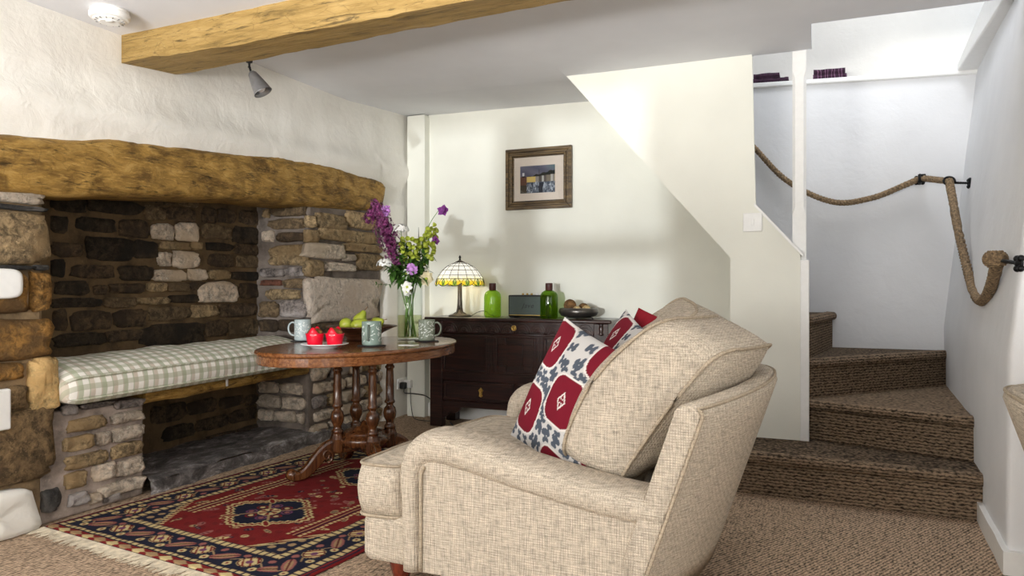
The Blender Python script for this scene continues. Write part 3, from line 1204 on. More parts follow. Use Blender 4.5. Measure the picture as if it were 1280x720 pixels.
mb = MB()
rings = []
for i, y in enumerate(lsp(1.3, 4.745, 130)):
    top, bot = interp(LT, y, 1), interp(LT, y, 2)
    h = top - bot
    ring = []
    n = 30
    endf = 1.0 if y < 4.735 else 0.97
    for k in range(n):
        q = 2 * PI * k / n
        e = 0.34
        cx = math.copysign(abs(math.cos(q)) ** e, math.cos(q))
        cz = math.copysign(abs(math.sin(q)) ** e, math.sin(q))
        wob = 0.016 * fbm(y * 2.2, cz * 1.5, 2) + 0.010 * fbm(y * 9, cz * 4, 5) + 0.006 * fbm(y * 22, cz * 9, 8)
        chop = 0.012 * max(0, cz * -1) if cx > 0 else 0
        x = -3.285 + cx * (0.205 * endf + (wob if cx > 0 else 0)) - chop
        z = (top + bot) / 2 + cz * (h / 2 * endf) + 0.006 * fbm(y * 6, cx * 2, 11)
        ring.append((x, y, z))
    rings.append(ring)
mb.loft(rings)
tag(obj('lintel_beam', mb, M_lintel, smooth=True, at=(-3.28, 3.2, 1.45)), 'old rough-hewn golden oak lintel beam over the stone fireplace', 'beam')

mb = MB()
rings = []
for x in lsp(-3.13, 3.0, 90):
    t = (x + 3.13) / 2.1
    ya, yb = 2.495 - 0.045 * min(t, 3), 2.83 - 0.10 * min(t, 2.2)
    za, zb = 2.155 + 0.006 * fbm(x * 2, 1, 1), 2.178 + 0.01 * min(t, 2)
    w = lambda k: 0.007 * fbm(x * 3.1, k * 5.3, 3) + 0.004 * fbm(x * 14, k * 9.1, 4)
    ch = 0.085 * max(0.0, min(1.0, (x + 2.93) / 0.07)) + 0.004
    nick = 0.014 if -2.78 < x < -2.70 else 0.0
    rings.append([(x, ya + w(1), 2.30), (x, ya + w(2), za + ch * 0.85 + 0.01 + w(9)), (x, ya + ch * 0.42 + w(3), za + w(4)), (x, (ya + yb) / 2, (za + zb) / 2 + w(5)), (x, yb - 0.012 - nick + w(6), zb + w(7)), (x, yb + w(8), zb + 0.015), (x, yb + w(10), 2.42)])
mb.loft(rings)
tag(obj('ceiling_beam', mb, M_beam, at=(-1.0, 2.6, 2.3)), 'straw-coloured chamfered oak beam crossing under the ceiling', 'beam')

# ================================================================== BENCH IN THE FIREPLACE
bench = thing('bench', 'amber oak plank bench seat spanning the fireplace recess', 'bench', (-3.35, 3.3, 0.49))


def plank(y0, y1, seed):
    rings = []
    for y in lsp(y0, y1, 26):
        w = lambda k: 0.006 * fbm(y * 5, k, seed)
        za = 0.478 + 0.012 * (y - 2.6)
        rings.append([(-3.59, y, za - 0.016), (-3.14 + w(1), y, za - 0.016 + w(2)), (-3.128 + w(3), y, za), (-3.130 + w(4), y, za + 0.036), (-3.145, y, za + 0.044), (-3.59, y, za + 0.044)])
    return obj('plank', MB().loft(rings), M_lintel, bench)


plank(2.63, 3.165, 1)
plank(3.18, 3.90, 2)
obj('joint', MB().box(-3.3, -3.126, 3.163, 3.182, 0.484, 0.532), M_white_china, bench, bevel=0.004, label='pale mortar joint between the planks')
# hearth slab
mb = grid_sheet(lambda x, y: (x + (0.02 * fbm(y * 3, 1, 1) + 0.01 * fbm(y * 11, 1, 1) if x > -3.13 else 0), y, 0.088 + 0.02 * fbm(x * 4, y * 4, 2, 5) - (0.02 if x > -3.12 else 0)), lsp(-3.6, -3.105, 24), lsp(2.64, 4.40, 60))
front = grid_sheet(lambda y, z: (-3.105 + 0.02 * fbm(y * 3, 1, 1) + 0.01 * fbm(y * 11, 1, 1) + 0.01 * fbm(y * 14, z * 20, 3), y, z if z > 0 else 0.0), lsp(2.64, 4.40, 60), [0.0, 0.025, 0.05, 0.0695])
mb.add(front.v, front.f)
tag(obj('hearth_slab', mb, M_hearth, smooth=True, at=(-3.35, 3.5, 0)), 'dark grey slate hearth slab on the floor under the bench', 'hearth')

# gingham mattress cushion on the bench
C0, C1 = 2.165, 3.86


def cush_point(y, q):
    """cross-section of the box cushion; q 0..1 round the section"""
    za = 0.527 + 0.012 * (y - 2.6)
    end = min((y - C0) / 0.09, (C1 - y) / 0.10, 1.0)
    end = math.sqrt(max(0.0, 1 - (1 - end) ** 2))
    xf, xb = -3.075 - 0.035 * (1 - end), -3.585 + 0.02 * (1 - end)
    th = 0.120
    puff = (0.074 + 0.014 * fbm(y * 3, 2, 3)) * end
    n = 36
    P = []
    for k in range(9):
        t = k / 8
        P.append((xb + (xf - xb) * t, za - 0.0))
    for k in range(1, 7):
        t = k / 6
        P.append((xf + 0.016 * math.sin(PI * t), za + th * t))
    for k in range(1, 16):
        t = k / 15
        bump = math.sin(PI * min(1, t * 1.0)) ** 0.6
        P.append((xf + (xb - xf) * t, za + th + puff * bump + 0.007 * fbm(y * 5, t * 5, 1) * bump))
    for k in range(1, 6):
        P.append((xb, za + th * (1 - k / 6)))
    sc = 0.35 + 0.65 * end
    zc = za + th / 2
    return [(x, y, zc + (z - zc) * sc) for x, z in P]


mb = MB()
ysec = [C0 + 0.09 * (1 - math.cos(PI / 2 * k / 7)) for k in range(8)] + lsp(C0 + 0.1, C1 - 0.11, 60) + [C1 - 0.10 * (1 - math.sin(PI / 2 * k / 7)) for k in range(8)]
rings = [cush_point(y, 0) for y in ysec]
mb.loft(rings)
bc = tag(obj('bench_cushion', mb, M_gingham, smooth=True, at=(-3.33, 3.1, 0.55)), 'long green and beige gingham box cushion on the fireplace bench', 'cushion')
for k in (9, 14):
    obj('piping', MB().tube([(p[k][0] + 0.004, p[k][1], p[k][2]) for p in rings[2:-2]], 0.005, 6), M_gingham, bc, smooth=True)

# ================================================================== CHEST
CX0, CX1, CY0, CY1 = -2.725, -1.325, 4.815, 5.15
chest = thing('chest', 'dark carved oak panelled chest against the back wall', 'chest', (-2.02, 4.98, 0))
obj('top', MB().box(CX0 - 0.035, CX1 + 0.03, CY0 - 0.03, CY1 + 0.005, 0.803, 0.830), M_oak_dark, chest, bevel=0.009)
obj('carcass', MB().box(CX0 + 0.02, CX1 - 0.02, CY0 + 0.022, CY1, 0.20, 0.803), M_oak_dark, chest)
for x0, x1 in ((CX0, CX0 + 0.105), (CX1 - 0.105, CX1)):
    obj('stile', MB().box(x0, x1, CY0, CY0 + 0.06, 0.0, 0.803), M_oak_dark, chest, bevel=0.005)
    obj('leg', MB().box(x0, x1 - 0.02, CY1 - 0.08, CY1, 0.0, 0.25), M_oak_dark, chest, bevel=0.005)
rail = obj('carved_rail', MB().box(CX0 + 0.105, CX1 - 0.105, CY0 + 0.004, CY0 + 0.04, 0.705, 0.803), M_oak_dark, chest)
# lunette carving: interlaced half rings
cv = MB()
for k in range(10):
    cx = CX0 + 0.17 + k * 0.118
    for r in (0.062, 0.046, 0.030):
        cv.tube([(cx + r * math.cos(a), CY0 + 0.004, 0.715 + r * math.sin(a) * 1.25) for a in lsp(0, PI, 13)], 0.0048, 5)
    for a in lsp(0.5, PI - 0.5, 4):
        cv.tube([(cx + 0.008 * math.cos(a), CY0 + 0.004, 0.718 + 0.01 * math.sin(a)), (cx + 0.026 * math.cos(a), CY0 + 0.003, 0.715 + 0.03 * math.sin(a))], [0.003, 0.006], 5)
cv.tube([(CX0 + 0.1, CY0 + 0.003, 0.711), (CX1 - 0.1, CY0 + 0.003, 0.711)], 0.005, 6)
o = obj('carving', cv, M_oak_dark, rail, smooth=True)
o['kind'] = 'stuff'
obj('rail', MB().box(CX0 + 0.105, CX1 - 0.105, CY0 + 0.004, CY0 + 0.04, 0.355, 0.415), M_oak_dark, chest, bevel=0.004)
obj('rail', MB().box(CX0 + 0.105, CX1 - 0.105, CY0 + 0.004, CY0 + 0.04, 0.155, 0.200), M_oak_dark, chest, bevel=0.004)


def mould(m, x0, x1, z0, z1, y, w=0.02, d=0.014):
    for a, b, c, e in ((x0, x1, z1 - w, z1), (x0, x1, z0, z0 + w), (x0, x0 + w, z0 + w, z1 - w), (x1 - w, x1, z0 + w, z1 - w)):
        m.box(a, b, y - d, y + 0.01, c, e)
    return m


px = [CX0 + 0.105, CX0 + 0.478, CX0 + 0.54, CX0 + 0.86, CX0 + 0.922, CX1 - 0.105]
for i in range(3):
    x0, x1 = px[2 * i], px[2 * i + 1]
    pn = obj('panel', MB().box(x0, x1, CY0 + 0.018, CY0 + 0.03, 0.415, 0.705), M_oak_dark, chest)
    m = mould(MB(), x0, x1, 0.415, 0.705, CY0 + 0.016)
    if i == 1:
        # cushion-cornered centre panel
        for sx in (0, 1):
            for sz in (0, 1):
                xa = x0 + 0.02 if sx == 0 else x1 - 0.09
                za = 0.435 if sz == 0 else 0.635
                m.box(xa, xa + 0.07, CY0 + 0.004, CY0 + 0.02, za, za + 0.05)
        m.box(x0 + 0.10, x1 - 0.10, CY0 + 0.008, CY0 + 0.02, 0.48, 0.64)
    obj('moulding', m, M_oak_dark, pn, bevel=0.004)
for i in (1, 3):
    m = MB().box(px[i], px[i + 1], CY0 + 0.002, CY0 + 0.04, 0.415, 0.705)
    for k in range(3):
        m.box(px[i] + 0.008 + k * 0.018, px[i] + 0.018 + k * 0.018, CY0 - 0.003, CY0 + 0.004, 0.425, 0.695)
    obj('muntin', m, M_oak_dark, chest, bevel=0.002)
dm = (CX0 + CX1) / 2
for x0, x1 in ((CX0 + 0.11, dm - 0.01), (dm + 0.01, CX1 - 0.11)):
    dr = obj('drawer', MB().box(x0, x1, CY0 + 0.008, CY0 + 0.03, 0.203, 0.352), M_oak_dark, chest, bevel=0.004)
    obj('moulding', mould(MB(), x0 + 0.01, x1 - 0.01, 0.212, 0.344, CY0 + 0.008, 0.016, 0.01), M_oak_dark, dr, bevel=0.003)
    xc = (x0 + x1) / 2 + 0.03
    h = MB().prism([(xc, 0.312), (xc + 0.02, 0.290), (xc + 0.012, 0.282), (xc + 0.008, 0.262), (xc + 0.014, 0.25), (xc, 0.24), (xc - 0.014, 0.25), (xc - 0.008, 0.262), (xc - 0.012, 0.282), (xc - 0.02, 0.290)], 'Y', CY0 - 0.004, CY0 + 0.006)
    h.ball((xc, CY0 - 0.012, 0.285), 0.008).tube([(xc, CY0 - 0.012, 0.285), (xc, CY0 - 0.02, 0.25)], [0.003, 0.006], 6)
    obj('handle', h, M_brass, dr, label='small brass drop handle')
# scalloped feet brackets
for x, s in ((CX0 + 0.105, 1), (CX1 - 0.105, -1)):
    obj('bracket', MB().prism([(x, 0.155), (x + s * 0.16, 0.155), (x + s * 0.13, 0.12), (x + s * 0.10, 0.105), (x + s * 0.06, 0.115), (x + s * 0.035, 0.085), (x, 0.06)], 'Y', CY0 + 0.01, CY0 + 0.035), M_oak_dark, chest)
R90X = Matrix.Rotation(PI / 2, 4, 'X')
obj('lock_plate', MB().lathe([(0.001, 0), (0.021, 0), (0.021, 0.006), (0.017, 0.009), (0.015, 0.006), (0.006, 0.006), (0.006, 0.011), (0.001, 0.011)], (-2.03, CY0 + 0.006, 0.758), 20, M=R90X), M_brass, chest, smooth=True, label='round brass lock plate')
# the turned half-column at the right end
obj('split_baluster', MB().lathe([(0.012, 0.72), (0.02, 0.73), (0.012, 0.74), (0.018, 0.77), (0.012, 0.79), (0.02, 0.80)], (CX1 - 0.05, CY0 - 0.002, 0), 12), M_oak_dark, chest, smooth=True)

# ================================================================== ON THE CHEST
TZ = 0.830
# leaded glass lamp
lx, ly = -2.555, 4.985
lamp = thing('table_lamp', 'small table lamp with domed leaded glass shade, lit, on the chest', 'lamp', (lx, ly, TZ))
obj('base', MB().lathe([(0.001, 0), (0.088, 0), (0.090, 0.006), (0.078, 0.014), (0.045, 0.022), (0.026, 0.034), (0.019, 0.055)], (lx, ly, TZ), 28), M_bronze, lamp, smooth=True)
st = MB().lathe([(0.019, 0.05), (0.0155, 0.09), (0.0125, 0.20), (0.013, 0.275), (0.019, 0.285), (0.012, 0.295), (0.008, 0.30), (0.008, 0.42)], (lx, ly, TZ), 14)
for k in range(7):
    a = 2 * PI * k / 7
    st.tube([(lx + r * math.cos(a), ly + r * math.sin(a), TZ + z) for r, z in ((0.05, 0.02), (0.026, 0.034), (0.019, 0.07), (0.0145, 0.14), (0.013, 0.26))], 0.004, 5)
obj('stem', st, M_bronze, lamp, smooth=True)
NS = 96
DOME = [(0.032, 0.418), (0.062, 0.408), (0.100, 0.388), (0.136, 0.356), (0.164, 0.318), (0.180, 0.290), (0.186, 0.272), (0.190, 0.256)]
rows, cols = [], []
for i, (r, z) in enumerate(DOME):
    for k in range(NS):
        a = 2 * PI * k / NS
        s = abs(math.sin(a * 6))
        dz = -0.020 * s if i == len(DOME) - 1 else (-0.008 * s if i == len(DOME) - 2 else 0)
        rows.append((lx + r * math.cos(a), ly + r * math.sin(a), TZ + z + dz))
        if i <= 4:
            cols.append((0.93, 0.90, 0.80, 1))
        elif i == 5:
            cols.append((0.93, 0.86, 0.45, 1) if s > 0.35 else (0.92, 0.9, 0.8, 1))
        else:
            cols.append((0.28, 0.42, 0.05, 1) if s > 0.86 else ((0.95, 0.62, 0.03, 1) if s > 0.3 else (0.9, 0.75, 0.1, 1)))
m = MB()
fs = [(i * NS + k, i * NS + (k + 1) % NS, (i + 1) * NS + (k + 1) % NS, (i + 1) * NS + k) for i in range(len(DOME) - 1) for k in range(NS)]
m.add(rows, fs)
sh = obj('shade', m, M_shade, lamp, smooth=True, colors=cols, label='domed cream glass shade with yellow and green scalloped border')
le = MB()
for k in range(16):
    a = 2 * PI * k / 16
    le.tube([(lx + (r + 0.001) * math.cos(a), ly + (r + 0.001) * math.sin(a), TZ + z) for r, z in DOME[:6]], 0.0021, 4)
for r, z in DOME[1:6]:
    le.loop([(lx + (r + 0.001) * math.cos(2 * PI * k / 40), ly + (r + 0.001) * math.sin(2 * PI * k / 40), TZ + z) for k in range(40)], 0.0021, 4)
for b in range(12):
    a0 = 2 * PI * b / 12
    le.tube([(lx + r * math.cos(a0 + d), ly + r * math.sin(a0 + d), TZ + z) for r, z, d in ((0.181, 0.290, -0.12), (0.191, 0.256, 0.0), (0.181, 0.290, 0.12))], 0.0023, 4)
    a1 = a0 + PI / 12
    for dd in (-1, 1):
        le.tube([(lx + r * math.cos(a1 + d * dd), ly + r * math.sin(a1 + d * dd), TZ + z) for r, z, d in ((0.181, 0.292, 0.0), (0.187, 0.268, 0.065), (0.190, 0.240, 0.0))], 0.0023, 4)
le.loop([rows[(len(DOME) - 1) * NS + k] for k in range(NS)], 0.0022, 4)
o = obj('leading', le, M_iron, sh)
o['kind'] = 'stuff'
obj('cap', MB().lathe([(0.001, 0.436), (0.012, 0.436), (0.02, 0.430), (0.036, 0.422), (0.038, 0.414), (0.03, 0.412)], (lx, ly, TZ), 20), M_bronze, lamp, smooth=True)
obj('finial', MB().lathe([(0.006, 0.434), (0.009, 0.442), (0.005, 0.448), (0.010, 0.456), (0.007, 0.466), (0.002, 0.474), (0.0005, 0.476)], (lx, ly, TZ), 12), M_iron, lamp, smooth=True)
pl = bpy.data.lights.new('lamp_bulb', 'POINT')
pl.energy = 0.8
pl.color = (1.0, 0.85, 0.6)
pl.shadow_soft_size = 0.03
po = bpy.data.objects.new('lamp_bulb', pl)
COL.objects.link(po)
po.location = (lx, ly, TZ + 0.33)
tag(obj('lamp_cable', MB().tube(spline([(lx + 0.085, ly + 0.03, TZ + 0.005), (lx + 0.13, ly + 0.06, TZ + 0.035), (lx + 0.18, ly + 0.08, TZ + 0.04), (lx + 0.215, ly + 0.09, TZ + 0.012), (lx + 0.22, ly + 0.15, TZ + 0.004)], 8), 0.0028, 6), M_black, smooth=True), 'thin dark lamp cable looping across the chest top', 'cable')


def bottle(x, y, mat, lab):
    b = thing('glass_bottle', lab, 'bottle', (x, y, TZ), 'green glass bottles on the chest')
    prof = [(0.001, 0.004), (0.055, 0.0), (0.062, 0.005), (0.0645, 0.018), (0.0645, 0.150), (0.062, 0.170), (0.052, 0.188), (0.036, 0.199), (0.025, 0.204), (0.023, 0.215)]
    obj('body', MB().lathe(prof, (x, y, TZ), 36), mat, b, smooth=True)
    obj('stopper', MB().lathe([(0.001, 0.198), (0.021, 0.198), (0.0265, 0.206), (0.027, 0.243), (0.0265, 0.253), (0.024, 0.256), (0.001, 0.256)], (x, y, TZ), 24), M_cork, b, smooth=True, label='dark red stopper')


bottle(-2.27, 4.97, M_green_glass, 'bright green glass bottle with dark red stopper, beside the lamp')
bottle(-1.80, 4.93, M_green_glass_dark, 'deeper green glass bottle standing in front of the radio corner')

# radio
rx0, rx1, ry0, ry1 = -2.135, -1.825, 4.955, 5.075
radio = thing('radio', 'black boxy speaker radio with grey-green grille on the chest', 'radio', ((rx0 + rx1) / 2, (ry0 + ry1) / 2, TZ))
obj('case', MB().box(rx0, rx1, ry0, ry1, TZ + 0.006, TZ + 0.168), M_black, radio, bevel=0.008)
obj('grille', MB().box(rx0 + 0.010, rx1 - 0.010, ry0 - 0.004, ry0 + 0.004, TZ + 0.020, TZ + 0.156), M_grille, radio, bevel=0.003)
obj('trim_strip', MB().box(rx0 + 0.010, rx1 - 0.010, ry0 - 0.005, ry0 + 0.003, TZ + 0.016, TZ + 0.021), M_brass, radio)
for k, x in enumerate((0.10, 0.135, 0.17, 0.215)):
    obj('control_knob', MB().lathe([(0.001, 0), (0.008, 0), (0.008, 0.012), (0.001, 0.013)], (rx0 + x, ry0 + 0.05, TZ + 0.168), 14), M_brass if k < 3 else M_plastic, radio, smooth=True)
for x in (rx0 + 0.03, rx1 - 0.03):
    obj('foot', MB().box(x - 0.02, x + 0.02, ry0 + 0.01, ry1 - 0.01, TZ, TZ + 0.006), M_black, radio)


def text_mesh(name, body, size, M, mat, parent, shear=0.0, depth=0.0006, space=1.0):
    cu = bpy.data.curves.new(name, 'FONT')
    cu.body = body
    cu.size = size
    cu.shear = shear
    cu.extrude = depth
    cu.space_character = space
    cu.align_x = 'CENTER'
    cu.align_y = 'CENTER'
    cu.resolution_u = 3
    t = bpy.data.objects.new(name, cu)
    COL.objects.link(t)
    dg = bpy.context.evaluated_depsgraph_get()
    me = bpy.data.meshes.new_from_object(t.evaluated_get(dg))
    COL.objects.unlink(t)
    bpy.data.objects.remove(t)
    m = MB()
    m.add([tuple(M @ v.co) for v in me.vertices], [tuple(p.vertices) for p in me.polygons])
    return obj(name, m, mat, parent)


logo = text_mesh('logo', 'Jave', 0.050, Matrix.Translation((rx0 + 0.160, ry0 - 0.0048, TZ + 0.088)) @ Matrix.Rotation(PI / 2, 4, 'X'), M_black, radio, 0.35, 0.001, 1.15)
logo['label'] = 'dark slanted script logo'

# low dish with three balls
dx, dy = -1.575, 4.93
dish = thing('footed_dish', 'low dark pewter dish on small feet at right end of chest', 'bowl', (dx, dy, TZ))
obj('dish', MB().lathe([(0.001, 0.012), (0.085, 0.008), (0.125, 0.022), (0.143, 0.046), (0.141, 0.066), (0.130, 0.077), (0.118, 0.078), (0.120, 0.070), (0.126, 0.055), (0.10, 0.034), (0.001, 0.030)], (dx, dy, TZ), 40), M_pewter, dish, smooth=True)
for k in range(3):
    a = 2 * PI * k / 3 - 2.2
    obj('foot', MB().tube([(dx + 0.10 * math.cos(a), dy + 0.10 * math.sin(a), TZ + 0.024), (dx + 0.108 * math.cos(a), dy + 0.108 * math.sin(a), TZ)], [0.009, 0.005], 8), M_pewter, dish, smooth=True)


def wicker_ball(x, y, z, r, mat, lab):
    m = MB().ball((x, y, z), r * 0.9, 16, 10)
    rs = random.Random(int(r * 1e5) + int(x * 1e4))
    for k in range(22):
        M = Matrix.Rotation(rs.uniform(0, PI), 4, 'X') @ Matrix.Rotation(rs.uniform(0, PI), 4, 'Y')
        m.loop([Vector((x, y, z)) + M @ Vector((r * math.cos(q), r * math.sin(q), rs.uniform(-.001, .001))) for q in lsp(0, 2 * PI * 23 / 24, 24)], r * 0.06, 4)
    tag(obj('wicker_ball', m, mat, at=(x, y, z), smooth=True), lab, 'ball', 'decorative balls in the dish')


wicker_ball(dx - 0.055, dy - 0.03, TZ + 0.095, 0.043, M_twig, 'brown woven ball standing highest in the pewter dish')
wicker_ball(dx + 0.022, dy + 0.045, TZ + 0.072, 0.038, M_twig, 'half-hidden taupe woven ball at the back of the dish')
wicker_ball(dx + 0.005, dy - 0.055, TZ + 0.062, 0.030, M_twig_pale, 'small pale straw ball in middle of the dish')
wicker_ball(dx + 0.065, dy - 0.02, TZ + 0.066, 0.031, M_twig_pale, 'pale straw ball nearest the right rim of the dish')

# ================================================================== PICTURE
PX0, PX1, PZ0, PZ1 = -2.24, -1.70, 1.655, 2.125
pic = thing('framed_picture', 'small harbour painting in bronze-brown ribbed frame on back wall', 'picture', ((PX0 + PX1) / 2, 5.17, (PZ0 + PZ1) / 2))
M_frame = wood('picture_frame_wood', (78, 62, 40), (124, 102, 66), 0.4, 'X', dark=(40, 28, 18))
for ring_i, (o0, d0, w) in enumerate(((0.0, 0.030, 0.026), (0.026, 0.022, 0.018), (0.044, 0.030, 0.012), (0.056, 0.016, 0.012))):
    m = MB()
    a, b, c, e = PX0 + o0, PX1 - o0, PZ0 + o0, PZ1 - o0
    yy = 5.172
    for q in ([(a, c), (b, c), (b - w, c + w), (a + w, c + w)], [(b, c), (b, e), (b - w, e - w), (b - w, c + w)], [(b, e), (a, e), (a + w, e - w), (b - w, e - w)], [(a, e), (a, c), (a + w, c + w), (a + w, e - w)]):
        m.prism(q, 'Y', yy - d0, yy)
    obj('frame' if ring_i == 0 else 'frame_moulding', m, M_frame, pic, bevel=0.004)
obj('mount', MB().box(PX0 + 0.06, PX1 - 0.06, 5.160, 5.172, PZ0 + 0.06, PZ1 - 0.06), plain('mount_card', (214, 202, 190), 0.8, vary=0.01), pic)
rs = np.random.RandomState(3)
W_, H_ = 72, 60
gx, gz = np.meshgrid(np.linspace(0, 1, W_), np.linspace(0, 1, H_))
img = np.zeros((H_, W_, 3))


def srgb(*c):
    return np.array(lin(c)[:3])


img[:] = srgb(84, 86, 104)
streak = np.sin(gx * 9 + gz * 14) * 0.5 + 0.5
img = img * (1 - 0.35 * streak[..., None]) + 0.35 * streak[..., None] * srgb(128, 124, 138)
teal = np.clip((gx - 0.7) * 3, 0, 1) * np.clip((gz - 0.75) * 5, 0, 1)
img = img * (1 - teal[..., None] * .6) + teal[..., None] * .6 * srgb(84, 128, 124)
ridge = 0.60 + 0.22 * np.clip((gx - 0.25) / 0.75, 0, 1) + 0.02 * np.sin(gx * 31)
hill = (gz < ridge) & (gx > 0.22) & (gz > 0.52)
img[hill] = srgb(28, 34, 32)
town = (gz < 0.60 + 0.12 * np.clip(gx - .5, 0, 1)) & (gz > 0.40)
blk = np.floor(gx * 16).astype(int)
tones = [srgb(206, 180, 110), srgb(120, 112, 100), srgb(178, 178, 172), srgb(90, 84, 80), srgb(200, 200, 196), srgb(140, 134, 128)]
pick = rs.randint(0, 6, 20)
for b in range(17):
    msk = town & (blk == b)
    img[msk] = tones[pick[b]] if b > 3 else (srgb(96, 64, 52) if b < 3 else tones[0])
quay = (gz < 0.56) & (gx < 0.19) & (gz > 0.28)
img[quay] = srgb(96, 66, 54)
water = gz <= 0.40
img[water & (gx > 0.19)] = srgb(72, 84, 100)
for k in range(240):
    x, z = rs.rand() * .8 + .18, rs.rand() * 0.36
    msk = (abs(gx - x) < 0.012) & (abs(gz - z) < rs.rand() * 0.07)
    img[msk] = srgb(*([(168, 176, 188), (44, 52, 68), (120, 128, 140)][rs.randint(3)]))
img[(gz < 0.30) & (gx < 0.19)] = srgb(58, 54, 48)
dark = (abs(gx - 0.60) < 0.06) & (gz < 0.36)
img[dark] = srgb(36, 42, 54)
lh = (abs(gx - 0.095) < 0.03) & (gz > 0.62) & (gz < 0.75)
img[lh] = srgb(208, 208, 214)
img[(abs(gx - 0.095) < 0.05) & (gz > 0.58) & (gz < 0.63)] = srgb(30, 28, 30)
img[(abs(gx - 0.55) < 0.012) & (gz > 0.42) & (gz < 0.86)] = srgb(38, 36, 38)
ax0, ax1, az0, az1 = PX0 + 0.120, PX1 - 0.135, PZ0 + 0.125, PZ1 - 0.135
m = MB()
m.add([(ax0 + (ax1 - ax0) * x, 5.158, az0 + (az1 - az0) * z) for z in np.linspace(0, 1, H_) for x in np.linspace(0, 1, W_)],
      [(j * W_ + i, j * W_ + i + 1, (j + 1) * W_ + i + 1, (j + 1) * W_ + i) for j in range(H_ - 1) for i in range(W_ - 1)])
obj('painting', m, M_picture, pic, colors=np.concatenate([img.reshape(-1, 3), np.ones((H_ * W_, 1))], 1), label='dark harbour scene with lighthouse and houses')
obj('glazing', MB().box(PX0 + 0.06, PX1 - 0.06, 5.152, 5.154, PZ0 + 0.06, PZ1 - 0.06), glass_mat('picture_glass', (252, 252, 252), 0.0, 1.12), pic)

# ================================================================== CEILING THINGS
sx, sy = -2.90, 2.25
al = thing('smoke_alarm', 'white round smoke alarm on the ceiling beside the beam', 'alarm', (sx, sy, 2.285))
obj('base', MB().lathe([(0.001, 0.0), (0.078, 0.0), (0.078, -0.014), (0.001, -0.012)], (sx, sy, 2.285), 36), M_plastic, al, smooth=True)
obj('cover', MB().lathe([(0.076, -0.014), (0.083, -0.018), (0.083, -0.032), (0.076, -0.040), (0.066, -0.042), (0.063, -0.047), (0.044, -0.052), (0.042, -0.056), (0.001, -0.057)], (sx, sy, 2.285), 40), M_plastic, al, bevel=0)
obj('test_button', MB().lathe([(0.001, -0.056), (0.016, -0.056), (0.016, -0.060), (0.001, -0.061)], (sx + 0.025, sy - 0.02, 2.285), 18), M_plastic, al, smooth=True)
vent = MB()
for k in range(14):
    a = 2 * PI * k / 14
    vent.box(-0.006, 0.006, -0.0015, 0.0015, -0.002, 0.002)
    for i in range(len(vent.v) - 8, len(vent.v)):
        p = Matrix.Rotation(a, 4, 'Z') @ (Vector(vent.v[i]) + Vector((0.054, 0, -0.0495)))
        vent.v[i] = (p.x + sx, p.y + sy, p.z + 2.285)
obj('vent_slots', vent, M_grey_metal, al)['kind'] = 'stuff'

qx, qy, qz = -2.62, 2.805, 2.185
sp = thing('spotlight', 'small grey metal bell-shaped spotlight hanging from the ceiling beam', 'lamp', (qx, qy, qz))
obj('mount', MB().lathe([(0.001, 0.004), (0.016, 0.004), (0.016, -0.006), (0.006, -0.010), (0.005, -0.026), (0.009, -0.030), (0.001, -0.034)], (qx, qy, qz), 16), M_iron, sp, smooth=True)
obj('arm', MB().tube([(qx, qy, qz - 0.024), (qx + 0.004, qy + 0.004, qz - 0.045), (qx + 0.006, qy + 0.006, qz - 0.056)], 0.0055, 8), M_iron, sp, smooth=True)
SM = Matrix.Translation((qx + 0.006, qy + 0.006, qz - 0.050)) @ Matrix.Rotation(math.radians(-30), 4, Vector((-0.39, 0.92, 0))) 
obj('shade', MB().lathe([(0.001, 0.0), (0.014, -0.003), (0.022, -0.014), (0.030, -0.045), (0.039, -0.085), (0.046, -0.118), (0.047, -0.122), (0.044, -0.120), (0.036, -0.085), (0.026, -0.045), (0.001, -0.02)], (0, 0, 0), 28).xf(SM), M_grey_metal, sp, smooth=True)
obj('bulb', MB().ball((0, 0, -0.09), 0.026, 14, 8).xf(SM), M_white_china, sp, smooth=True)

# ================================================================== WALL FITTINGS
sw = thing('light_switch', 'white square light switch on the stair side panel', 'switch', (-0.342, 4.28, 1.422))
obj('plate', MB().box(-0.390, -0.286, 4.268, 4.281, 1.368, 1.474), M_plastic, sw, bevel=0.005)
obj('rocker', MB().box(-0.346, -0.330, 4.263, 4.270, 1.404, 1.440), M_plastic, sw, bevel=0.002)

pz = thing('wall_plate', 'white rounded blank plaster plate on the left stone pier', 'plate', (-3.10, 1.93, 1.07))
m = MB()
rings = []
for s, h in ((1.0, 0.0), (1.0, 0.018), (0.93, 0.026), (0.80, 0.027), (0.4, 0.026)):
    rings.append([(-3.118 + h, 1.90 + math.copysign(abs(math.cos(q)) ** 0.5, math.cos(q)) * 0.100 * s, 1.068 + math.copysign(abs(math.sin(q)) ** 0.5, math.sin(q)) * 0.063 * s) for q in (2 * PI * k / 32 for k in range(32))])
obj('plate', m.loft(rings), M_paint, pz, smooth=True)
sk = thing('socket_plate', 'white square socket plate low on the left stone pier', 'socket', (-3.10, 1.90, 0.545))
obj('plate', MB().box(-3.116, -3.088, 1.80, 1.945, 0.462, 0.632), M_plastic, sk, bevel=0.008)
obj('rocker', MB().box(-3.089, -3.084, 1.83, 1.86, 0.575, 0.60), M_plastic, sk, bevel=0.002)

